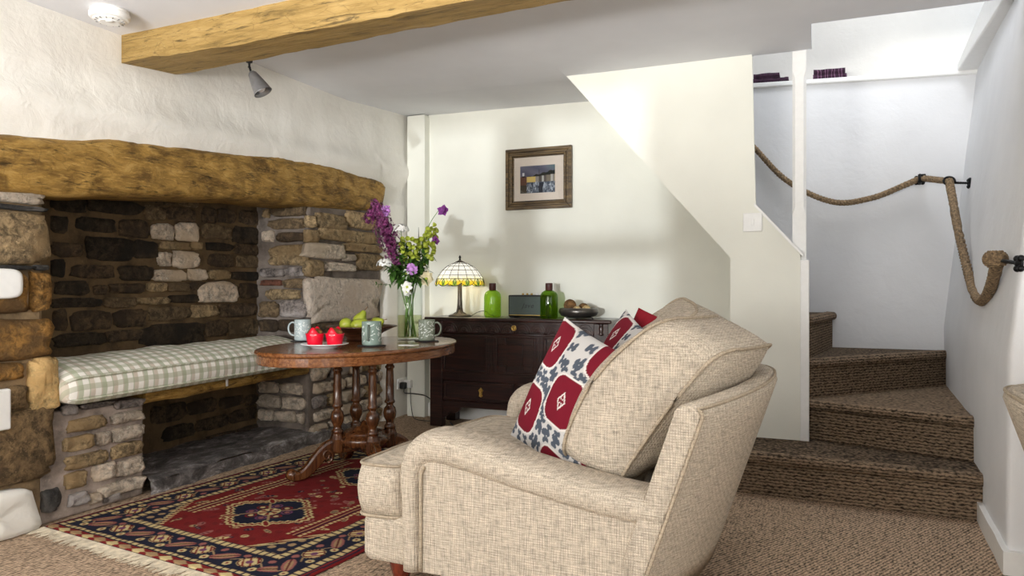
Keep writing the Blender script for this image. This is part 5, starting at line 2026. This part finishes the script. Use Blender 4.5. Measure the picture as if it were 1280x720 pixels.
def stem_of(t, tip, foot_side, foot_depth, r=0.003, bend=0.0):
    base_ = fp(foot_side, TT + 0.02, foot_depth)
    mid = fp(-foot_side * 0.3 + (tip - Vector((vx, vy, 0))).dot(CV) * 0.3, TT + VH * 0.95, (tip - Vector((vx, vy, 0))).dot(DV) * 0.25)
    m2 = (mid + tip) / 2 + Vector((0, 0, bend))
    obj('stem', MB().tube(spline([base_, (base_ + mid) / 2, mid, m2, tip], 6), r, 6), M_stem, t, smooth=True)


def leaf_mesh(m, p, d, L, w, droop=0.3):
    d = Vector(d).normalized()
    s = d.cross(Vector((0, 0, 1)))
    s = s.normalized() if s.length > 1e-4 else Vector((1, 0, 0))
    nrm = s.cross(d)
    pts, fs = [], []
    for i in range(6):
        t = i / 5
        c = Vector(p) + d * L * t + nrm * (0.12 * L * math.sin(PI * t)) - Vector((0, 0, droop * L * t * t))
        hw = w * math.sin(PI * (0.06 + 0.94 * t) ** 0.8) if t < 1 else 0.0005
        pts += [c - s * hw + nrm * hw * 0.3, c, c + s * hw + nrm * hw * 0.3]
    for i in range(5):
        for j in range(2):
            a = i * 3 + j
            fs.append((a, a + 1, a + 4, a + 3))
    m.add(pts, fs)


def floret(m, c, r, nrm, petals=4, cup=0.3):
    nrm = Vector(nrm).normalized()
    a = nrm.orthogonal().normalized()
    b = nrm.cross(a)
    for k in range(petals):
        q_ = 2 * PI * k / petals + RFL.uniform(-.2, .2)
        e = a * math.cos(q_) + b * math.sin(q_)
        f = nrm.cross(e)
        p0 = Vector(c)
        p1, p2, p3 = p0 + e * r * 0.55 + f * r * 0.38 + nrm * r * cup * .5, p0 + e * r + nrm * r * cup, p0 + e * r * 0.55 - f * r * 0.38 + nrm * r * cup * .5
        m.add([p0, p1, p2, p3], [(0, 1, 2, 3)])


def flower_thing(name, lab, cat='flower'):
    return thing(name, lab, cat, (vx, vy, TT + 0.02), 'garden flowers in the glass vase')


# lilac
t = flower_thing('lilac_spray', 'dark plum lilac spray leaning left out of the vase')
m = MB()
axis = [fp(-0.075, 1.19), fp(-0.125, 1.34), fp(-0.175, 1.48), fp(-0.215, 1.57)]
AX = spline(axis, 12)
for i in range(900):
    k = RFL.random()
    p = AX[int(k * (len(AX) - 1))]
    rad = 0.030 + 0.050 * math.sin(PI * min(1, k * 0.9 + 0.1)) * (1 - 0.25 * k)
    d = Vector((RFL.gauss(0, 1), RFL.gauss(0, 1), RFL.gauss(0, 1))).normalized()
    floret(m, p + d * rad * RFL.uniform(0.5, 1.08), 0.0105, d)
for c, rad in ((fp(-0.245, 1.475), 0.038), (fp(-0.225, 1.51), 0.035), (fp(-0.12, 1.40), 0.05)):
    for i in range(80):
        d = Vector((RFL.gauss(0, 1), RFL.gauss(0, 1), RFL.gauss(0, 1))).normalized()
        floret(m, c + d * rad * RFL.uniform(.6, 1), 0.0105, d)
for i in range(0, len(AX) - 4, 4):
    m.ball(tuple(AX[i]), 0.020 + 0.014 * math.sin(PI * i / len(AX)), 9, 6)
obj('florets', m, M_lilac, t)['kind'] = 'stuff'
stem_of(t, axis[-1], 0.02, 0.0, 0.0035)
# pale mauve flower at the top of the lilac
t = flower_thing('mauve_flower', 'pale mauve flower at the tip of the lilac')
m = MB()
for k in range(12):
    floret(m, fp(-0.150 + RFL.uniform(-.022, .022), 1.515 + RFL.uniform(-.018, .018), -0.02), 0.024, (RFL.gauss(0, .5), -1, RFL.gauss(0.3, .5)), 5)
obj('petals', m, M_mauve, t)
stem_of(t, fp(-0.150, 1.51), 0.01, 0.01, 0.002)
# white umbel heads
for i, (s, z, dd, lab) in enumerate(((-0.055, 1.395, 0.0, 'lacy white umbel flower head above the centre of the vase'), (-0.145, 1.185, -0.03, 'small white flower cluster drooping low at left below the lilac'))):
    t = flower_thing('white_umbel', lab)
    m = MB()
    for k in range(120):
        d = Vector((RFL.gauss(0, 1), RFL.gauss(0, 1), abs(RFL.gauss(0, .8)))).normalized()
        floret(m, fp(s, z, dd) + Vector((d.x * 0.05, d.y * 0.05, d.z * 0.045)), 0.0085, d, 5, 0.1)
    obj('florets', m, M_petal, t)['kind'] = 'stuff'
    stem_of(t, fp(s, z, dd), -0.02 + 0.03 * i, 0.02, 0.002)
# lime green bells
for i, (side, z0, z1, spread, cnt, lab) in enumerate(((0.025, 1.19, 1.345, 0.085, 60, 'broad lime-green spray of cupped bracts in the middle of the bunch'), (0.130, 1.22, 1.43, 0.035, 34, 'upright lime-green bell spike at the right of the bunch'))):
    t = flower_thing('green_bell_spray', lab)
    m = MB()
    for k in range(cnt):
        p = fp(side + RFL.uniform(-spread, spread), RFL.uniform(z0, z1), RFL.uniform(-0.06, 0.03))
        d = Vector((RFL.gauss(0, .6), -0.7 + RFL.gauss(0, .4), RFL.gauss(0.1, .5))).normalized()
        rot = d.to_track_quat('Z', 'Y').to_matrix().to_4x4()
        m.lathe([(0.003, -0.012), (0.010, -0.008), (0.0140, 0.004), (0.0160, 0.009), (0.012, 0.004), (0.002, -0.004)], tuple(p), 7, M=rot)
    obj('bracts', m, M_lime, t)['kind'] = 'stuff'
    stem_of(t, fp(side, z1 - 0.03), -0.03, -0.01 + 0.02 * i, 0.0035)
# purple columbine flowers
for i, (s, z, lab) in enumerate(((0.205, 1.515, 'purple columbine flower on an arching stem, highest at the right'), (0.158, 1.345, 'small purple flower at right of the lime-green spike'))):
    t = flower_thing('purple_flower', lab)
    m = MB()
    p = fp(s, z, -0.01)
    for k in range(3):
        floret(m, p + Vector((RFL.uniform(-.01, .01), 0, RFL.uniform(-.012, .012))), 0.036 if i == 0 else 0.026, (0.5 - .5 * k, -1, -0.3 + .3 * k), 5, 0.5)
    obj('petals', m, M_purple, t)
    obj('stem', MB().tube(spline([fp(-0.01, TT + 0.02, 0.01), fp(0.02, TT + VH * 0.9), fp(0.09, 1.36), fp(s - 0.075 if i == 0 else s - 0.02, z - 0.06), fp(s - 0.03 if i == 0 else s, z + 0.006)], 8), 0.002, 5), M_stem, t, smooth=True)
# round mauve scabious with white petals round it
t = flower_thing('pink_scabious', 'round mauve-pink scabious flower facing out at the front of the bunch')
m = MB()
c = fp(0.022, 1.160, -0.085)
for k in range(16):
    q_ = 2 * PI * k / 16
    floret(m, c + CV * 0.022 * math.cos(q_) + Vector((0, 0, 0.022 * math.sin(q_))), 0.020, CV * math.cos(q_) * .5 - DV + Vector((0, 0, math.sin(q_) * .5)), 3, 0.2)
obj('petals', m, M_mauve, t)
obj('eye', MB().ball(tuple(c - DV * 0.006), 0.017, 12, 8), M_mauve, t, smooth=True)
stem_of(t, c, 0.02, -0.03, 0.0025)
for i, (s, z, dd, r_, mt, lab) in enumerate(((-0.012, 1.135, -0.07, 0.030, M_petal, 'white flower tucked below the pink scabious'), (-0.002, 1.055, -0.09, 0.036, M_petal, 'white and pale blue flower low over the vase rim'), (0.108, 1.105, -0.06, 0.042, M_cream, 'creamy open flower low at the right over the vase rim'), (-0.002, 1.03, -0.08, 0.026, M_petal, 'lowest small white flower hanging inside the vase rim'))):
    t = flower_thing('white_flower' if i != 2 else 'cream_flower', lab)
    m = MB()
    c = fp(s, z, dd)
    for k in range(4):
        floret(m, c + Vector((RFL.uniform(-.008, .008), RFL.uniform(-.008, .008), RFL.uniform(-.008, .008))), r_, -DV + Vector((RFL.gauss(0, .3), 0, RFL.gauss(0, .3))), 6, 0.35)
    obj('petals', m, mt, t)
    obj('eye', MB().ball(tuple(c - DV * 0.01), 0.009, 10, 6), M_lime, t)
    stem_of(t, c, 0.03 - 0.02 * i, -0.02, 0.0022)
# leafy stems
for i, (tipo, lab, nl) in enumerate((((-0.075, 1.16, -0.05), 'leafy green stem hanging over the left of the vase', 44), ((0.03, 1.18, 0.02), 'leafy green stems filling the centre of the bunch', 60), ((0.085, 1.25, 0.02), 'leafy green stem at the right behind the cream flower', 36), ((-0.04, 1.30, 0.03), 'leafy green stem behind the lilac', 36))):
    t = flower_thing('leafy_stem', lab, 'foliage')
    tip = fp(*tipo)
    nl = int(nl * 2.2)
    m = MB()
    for k in range(nl):
        f = RFL.uniform(0, 1)
        wd = 0.035 + 0.035 * math.sin(PI * min(1, f + 0.15))
        p = fp(tipo[0] * f * 1.1 + RFL.uniform(-wd, wd), TT + VH - 0.05 + (tipo[1] - TT - VH + 0.06) * f, tipo[2] * f - 0.03 + RFL.uniform(-.03, .03))
        leaf_mesh(m, p, (RFL.gauss(0, 1), RFL.gauss(-0.5, 1), RFL.uniform(-.3, .7)), RFL.uniform(0.050, 0.085), RFL.uniform(0.011, 0.020))
    obj('leaves', m, M_leaf, t, smooth=True)['kind'] = 'stuff'
    stem_of(t, tip, -0.035 + 0.025 * i, 0.03 - 0.02 * i, 0.0042)
t = flower_thing('dark_grass_blade', 'thin dark upright seed spike rising behind the lime-green spray', 'foliage')
obj('blade', MB().tube([fp(0.01, TT + 0.02, 0.02), fp(0.02, 1.15, 0.02), fp(0.052, 1.30, 0.02), fp(0.050, 1.42, 0.02)], [0.002, 0.002, 0.004, 0.001], 6), plain('seed_spike', (70, 66, 60), 0.7), t, smooth=True)
t = flower_thing('tendril', 'fine trailing tendril of small leaves hanging left of the vase', 'foliage')
m = MB()
tp = spline([fp(-0.06, 1.12, -0.06), fp(-0.10, 1.075, -0.07), fp(-0.15, 1.07, -0.07), (fp(-0.19, 1.075, -0.07))], 8)
m.tube(tp, 0.0014, 5)
for p in tp[6::2]:
    leaf_mesh(m, p, (RFL.gauss(0, 1), -0.5, RFL.gauss(0, 1)), 0.022, 0.006)
obj('sprig', m, M_leaf, t, smooth=True)

# ================================================================== SOFA (small curved-back love seat)
SY0, SY1 = 2.045, 3.25
SYC = (SY0 + SY1) / 2
sofa = thing('sofa', 'oatmeal woven-fabric love seat with rolled arms and curved back, by the rug', 'sofa', (-0.85, SYC, 0))


def bow(y, p=2.2):
    return 1 - abs((y - SYC) / (SYC - SY0)) ** p


def xb(y, z):
    """outer face of the back"""
    return -0.530 + 0.337 * z + 0.155 * bow(y)


# base
bp = [(-1.245, 2.075), (-1.42, 2.080), (-1.445, 2.095), (-1.450, 2.13), (-1.440, 2.65), (-1.405, 3.17), (-1.39, 3.205), (-1.22, 3.22)]
bp += [(xb(y, 0.19) - 0.03, y) for y in lsp(3.22, 2.075, 16)]
m = MB()
cx_, cy_ = -0.95, SYC
rings = [[(cx_ + (x - cx_) * s, cy_ + (y - cy_) * s, z) for x, y in bp] for s, z in ((0.96, 0.115), (0.99, 0.12), (1.0, 0.14), (1.0, 0.25), (0.985, 0.272), (0.95, 0.28))]
m.loft(rings)
obj('base', m, M_sofa, sofa, smooth=False, bevel=0.006)
for x, y in ((-1.335, 2.16), (-1.30, 3.13), (-0.50, 2.16), (-0.50, 3.13)):
    obj('leg', MB().lathe([(0.016, 0.0), (0.020, 0.006), (0.018, 0.02), (0.030, 0.05), (0.040, 0.085), (0.042, 0.105), (0.034, 0.125)], (x, y, 0), 20), M_mahogany, sofa, smooth=True, label='turned mahogany foot')


def arm(y_out, y_in, dx, dz, slope):
    """rolled arm: the roll turns down into a rounded column at the front"""
    yc, hw = (y_out + y_in) / 2, abs(y_in - y_out) / 2
    sgn = 1 if y_in > y_out else -1
    path = [(-1.240, 0.115, 0.040), (-1.243, 0.24, 0.040), (-1.246, 0.36, 0.041), (-1.246, 0.43, 0.046), (-1.228, 0.486, 0.054), (-1.185, 0.517, 0.058), (-1.12, 0.520, 0.058), (-1.02, 0.503, 0.057), (-0.88, 0.470, 0.056), (-0.72, 0.438, 0.055), (-0.56, 0.412, 0.054), (-0.40, 0.398, 0.052)]
    sp_ = spline([(a, b, c) for a, b, c in path], 4)
    rings = []
    n = 26
    for i, p in enumerate(sp_):
        a, b = sp_[max(i - 1, 0)], sp_[min(i + 1, len(sp_) - 1)]
        d = Vector((b.x - a.x, 0, b.y - a.y)).normalized()
        up = Vector((-d.z, 0, d.x)) if True else None
        ring = []
        for k in range(n):
            q_ = 2 * PI * k / n
            ex = 0.75
            u_ = math.copysign(abs(math.cos(q_)) ** ex, math.cos(q_)) * hw
            w_2 = math.copysign(abs(math.sin(q_)) ** ex, math.sin(q_)) * p.z
            ring.append((p.x + dx + up.x * w_2, yc + u_ + slope * (p.x + 1.24), p.y + dz * max(0.0, min(1.0, (p.y - 0.2) / 0.2)) + up.z * w_2))
        rings.append(ring)
    o = obj('arm', MB().loft(rings), M_sofa, sofa, smooth=True)
    y0, y1 = y_out + sgn * 0.016, y_in - sgn * 0.012
    zt = lambda x: interp([(-1.25, 0, 0.455), (-1.17, 0, 0.470), (-0.82, 0, 0.40), (-0.40, 0, 0.352)], x, 2) + dz + 0.02
    top = [(x + dx, zt(x)) for x in lsp(-1.21, -0.43, 12)]
    m = MB().prism([(-1.21 + dx, 0.115), (-0.515, 0.115)] + top[::-1], 'Y', y0, y1)
    obj('side_panel', m, M_sofa, o, bevel=0.004)
    if sgn > 0:
        obj('piping', MB().tube(spline([(-1.198 + dx, y_out + 0.010, 0.12), (-1.198 + dx, y_out + 0.010, 0.30), (-1.196 + dx, y_out + 0.010, 0.43), (-1.185 + dx, y_out + 0.012, 0.465)], 6), 0.0055, 7), M_piping, o, smooth=True)


arm(SY0, SY0 + 0.20, 0.0, 0.0, 0.0)
arm(SY1, SY1 - 0.20, -0.050, 0.030, 0.0)

# curved back frame
rings = []
ny = 40
ysb = [SY0 + 0.003, SY0 + 0.010] + lsp(SY0 + 0.025, SY1 - 0.025, ny) + [SY1 - 0.010, SY1 - 0.003]
for i, y in enumerate(ysb):
    ins = {0: 0.012, 1: 0.004}.get(i, {len(ysb) - 1: 0.012, len(ysb) - 2: 0.004}.get(i, 0.0))
    zt = 0.690 + 0.030 * bow(y) + 0.010 * (y - SY0)
    th = 0.088
    ring = []
    prof = []
    for z in lsp(0.115, zt, 9):
        prof.append((xb(y, z) - ins, z))
    xt = xb(y, zt)
    for k in range(1, 8):
        a = PI * k / 8
        prof.append((xt - th / 2 + (th / 2 - ins) * math.cos(a), zt + (0.034 - ins) * math.sin(a)))
    for z in lsp(zt, 0.26, 6):
        prof.append((xb(y, z) - th + ins, z))
    rings.append([(x, y, z) for x, z in prof])
back = obj('back', MB().loft(rings), M_sofa, sofa, smooth=True)
ptop = [rings[1][k] for k in range(0, 11)]
obj('piping', MB().tube([(p[0] + 0.002, p[1] - 0.006, p[2]) for p in ptop] + [(xb(y, 0.71 + 0.03 * bow(y)) - 0.012, y, 0.690 + 0.030 * bow(y) + 0.010 * (y - SY0) + 0.022) for y in lsp(SY0 + 0.03, SY1 - 0.02, 26)], 0.0055, 7), M_piping, back, smooth=True)


def pillow(outline, T, puff, f, rings_n=9, box=True, seed=0):
    """box cushion: outline in local (a, b); thickness T along c; f maps (a, b, c) to the room"""
    n = len(outline)
    ca_, cb_ = sum(p[0] for p in outline) / n, sum(p[1] for p in outline) / n
    rings = []

    def ring(s, c):
        return [f(ca_ + (a - ca_) * s, cb_ + (b - cb_) * s, c) for a, b in outline]
    ss = [math.sin(PI / 2 * k / rings_n) for k in range(1, rings_n + 1)]
    h = lambda s: T / 2 + puff * (1 - s ** 3.2)
    rings.append(ring(0.02, -h(0.02)))
    for s in ss:
        rings.append(ring(s, -h(s)))
    rings.append(ring(1.022, -T / 4))
    rings.append(ring(1.030, 0.0))
    rings.append(ring(1.022, T / 4))
    for s in ss[::-1]:
        rings.append(ring(s, h(s)))
    rings.append(ring(0.02, h(0.02)))
    e1 = [f(ca_ + (a - ca_) * 1.006, cb_ + (b - cb_) * 1.006, T / 2 + 0.002) for a, b in outline]
    e2 = [f(ca_ + (a - ca_) * 1.006, cb_ + (b - cb_) * 1.006, -T / 2 - 0.002) for a, b in outline]
    return MB().loft(rings), e1, e2


def round_poly(pts, r, k=5, dens=0.05):
    out = []
    n = len(pts)
    for i in range(n):
        p, a, b = Vector(pts[i]), Vector(pts[i - 1]), Vector(pts[(i + 1) % n])
        ra = min(r, (a - p).length * 0.45, (b - p).length * 0.45)
        p1, p2 = p + (a - p).normalized() * ra, p + (b - p).normalized() * ra
        for j in range(k + 1):
            t = j / k
            q_ = p1 * (1 - t) ** 2 + p * 2 * t * (1 - t) + p2 * t * t
            out.append((q_.x, q_.y))
        nxt = Vector(pts[(i + 1) % n])
        rb = min(r, (nxt - p).length * 0.45)
        q0, q1 = p2, nxt + (p - nxt).normalized() * rb
        m_ = int((q1 - q0).length / dens)
        for j in range(1, m_):
            q_ = q0.lerp(q1, j / m_)
            out.append((q_.x, q_.y))
    return out


# seat cushion, T-shaped at the front
sc_out = round_poly([(-1.462, 2.075), (-1.462, 2.40), (-1.440, 2.80), (-1.395, 3.055), (-1.20, 3.05), (-0.66, 3.05), (-0.62, 2.65), (-0.66, 2.25), (-1.285, 2.25), (-1.285, 2.085)], 0.055)
m, e1, e2 = pillow(sc_out, 0.170, 0.040, lambda a, b, c: (a, b, 0.362 + c + 0.012 * max(0, (b - 2.6)) + 0.003 * fbm(a * 6, b * 6, 1)))
seat = obj('seat_cushion', m, M_sofa, sofa, smooth=True)
for e in (e1, e2):
    obj('piping', MB().loop(e, 0.0055, 6), M_piping, seat, smooth=True)


def back_cushion(y0, y1, zlift, seed, xoff=0.0):
    out = round_poly([(y0, 0.0), (y1, 0.0), (y1, 0.50), (y0, 0.50)], 0.085, 7, 0.035)

    def f(a, b, c):
        v = b / 0.50
        lean = math.radians(23 + 5 * v)
        x = -0.725 - xoff + b * math.sin(lean) * 1.02
        z = 0.455 + b * math.cos(lean) * 1.02
        if c < 0:
            c *= 1 + 0.42 * max(0.0, math.sin(PI * min(1.0, max(0.0, v))))
        bw = (0.09 + 0.165 * v) * bow(a, 1.9)
        end = zlift * v * max(0, (a - SYC)) / 0.4
        sag = 0.004 * fbm(a * 7, b * 7, seed)
        return (x + bw + c * math.cos(lean), a, z - c * math.sin(lean) + end + sag)
    m, e1, e2 = pillow(out, 0.195, 0.052, f)
    o = obj('back_cushion', m, M_sofa, sofa, smooth=True)
    for e in (e1, e2):
        obj('piping', MB().loop(e, 0.006, 6), M_piping, o, smooth=True)


back_cushion(2.215, 2.645, 0.0, 1)
back_cushion(2.660, 3.085, 0.06, 2, 0.09)


# ---- printed throw cushions
def ikat(u, v, ph=0.0):
    """pale ground, crimson medallions with white outline, blue-grey lobes; u, v in -1..1"""
    C0 = np.array(lin((198, 196, 194))[:3])
    CR, WH, GR = np.array(lin((114, 20, 38))[:3]), np.array(lin((222, 216, 212))[:3]), np.array(lin((78, 86, 98))[:3])
    out = np.tile(C0, u.shape + (1,))
    cents = [(-0.60, -0.40), (0.22, 0.02), (-0.72, 0.62), (0.62, 0.86), (0.42, -1.0), (1.2, -0.25)]
    for cu_, cv_ in cents:
        x, y = u - cu_ - ph, v - cv_
        ang = np.arctan2(y, x)
        r = np.hypot(x / 0.40, y / 0.38)
        shape = r * (1 + 0.07 * np.cos(4 * ang))
        cell = (((ang * 13 / (2 * PI)) % 1.0) - 0.5) * 2 * PI / 13 * shape * 0.39
        rad = shape * 0.39
        head = np.hypot(np.abs(cell) - 0.030, rad - 0.575) < 0.046
        neck = (np.abs(cell) < 0.026) & (rad > 0.44) & (rad < 0.58)
        foot = np.hypot(np.abs(cell) - 0.042, rad - 0.465) < 0.036
        out[head | neck | foot] = GR
    for cu_, cv_ in cents:
        x, y = u - cu_ - ph, v - cv_
        ang = np.arctan2(y, x)
        shape = np.hypot(x / 0.40, y / 0.38) * (1 + 0.07 * np.cos(4 * ang))
        out[shape < 1.05] = WH
        out[shape < 0.98] = CR
        d = abs(x) / 0.10 + abs(y) / 0.14
        out[d < 1.0] = WH
        out[d < 0.72] = CR
        out[(d < 0.95) & ((abs(abs(x) / 0.10 - abs(y) / 0.14) < 0.10)) & (d > 0.25)] = WH
    return out


def throw_cushion(name, lab, c, e1, e2, size, T, colour, n=150, ph=0.0):
    c, e1, e2 = Vector(c), Vector(e1).normalized(), Vector(e2)
    e2 = (e2 - e1 * e2.dot(e1)).normalized()
    nr = e2.cross(e1).normalized()
    g = np.linspace(-1, 1, n)
    V_, U_ = np.meshgrid(g, g, indexing='ij')
    verts, cols = [], []
    m = MB()
    for side in (1, -1):
        b = len(verts)
        for j in range(n):
            for i in range(n):
                u, v = U_[j, i], V_[j, i]
                pu = u * (1 - 0.045 * (1 - v * v)) * size / 2
                pv_ = v * (1 - 0.045 * (1 - u * u)) * size / 2
                h = T * max(0.0, (1 - u ** 2) * (1 - v ** 2)) ** 0.55
                h *= 1 + 0.05 * math.sin(u * 5 + v * 3 + ph * 9)
                p = c + e2 * pu + e1 * pv_ + nr * h * side
                verts.append((p.x, p.y, p.z))
        m.add([], [])
        m.f += [(b + j * n + i, b + j * n + i + 1, b + (j + 1) * n + i + 1, b + (j + 1) * n + i) for j in range(n - 1) for i in range(n - 1)]
        if colour is None:
            k = ikat(U_, V_, ph if side > 0 else ph + 0.2)
        else:
            k = np.tile(np.array(lin(colour)[:3]), U_.shape + (1,)) * (0.92 + 0.12 * np.random.RandomState(4).rand(n, n))[..., None]
        cols.append(np.concatenate([k.reshape(-1, 3), np.ones((n * n, 1))], 1))
    m.v = verts
    return tag(obj(name, m, M_print, at=tuple(c), smooth=True, colors=np.concatenate(cols, 0)), lab, 'cushion', 'throw cushions on the love seat')


throw_cushion('throw_cushion', 'crimson and grey ikat cushion standing nearest against the back cushion', (-0.80, 2.405, 0.650), (0.40, 0.10, 0.90), (0.62, -0.58, -0.32), 0.50, 0.075, None)
throw_cushion('throw_cushion', 'second ikat cushion, mostly hidden behind the nearest one', (-0.735, 2.77, 0.705), (0.45, 0.02, 0.88), (0.45, -0.78, -0.2), 0.46, 0.07, None, ph=0.35)
throw_cushion('throw_cushion', 'plain crimson cushion behind the ikat ones at the far arm', (-0.62, 2.81, 0.735), (0.40, 0.20, 0.88), (0.75, -0.60, -0.10), 0.43, 0.05, (140, 26, 40), n=30)

# second, matching love seat at the right edge, seen only by its back corner
other = copy_tree(sofa)
other.location = (1.215, 2.36, 0)
other.rotation_euler = (0, 0, PI)
for ch in other.children:
    if ch.name.startswith('back_cushion'):
        ch.location.x -= 0.12
other['label'] = 'matching oatmeal love seat at the right edge, only its back corner showing'
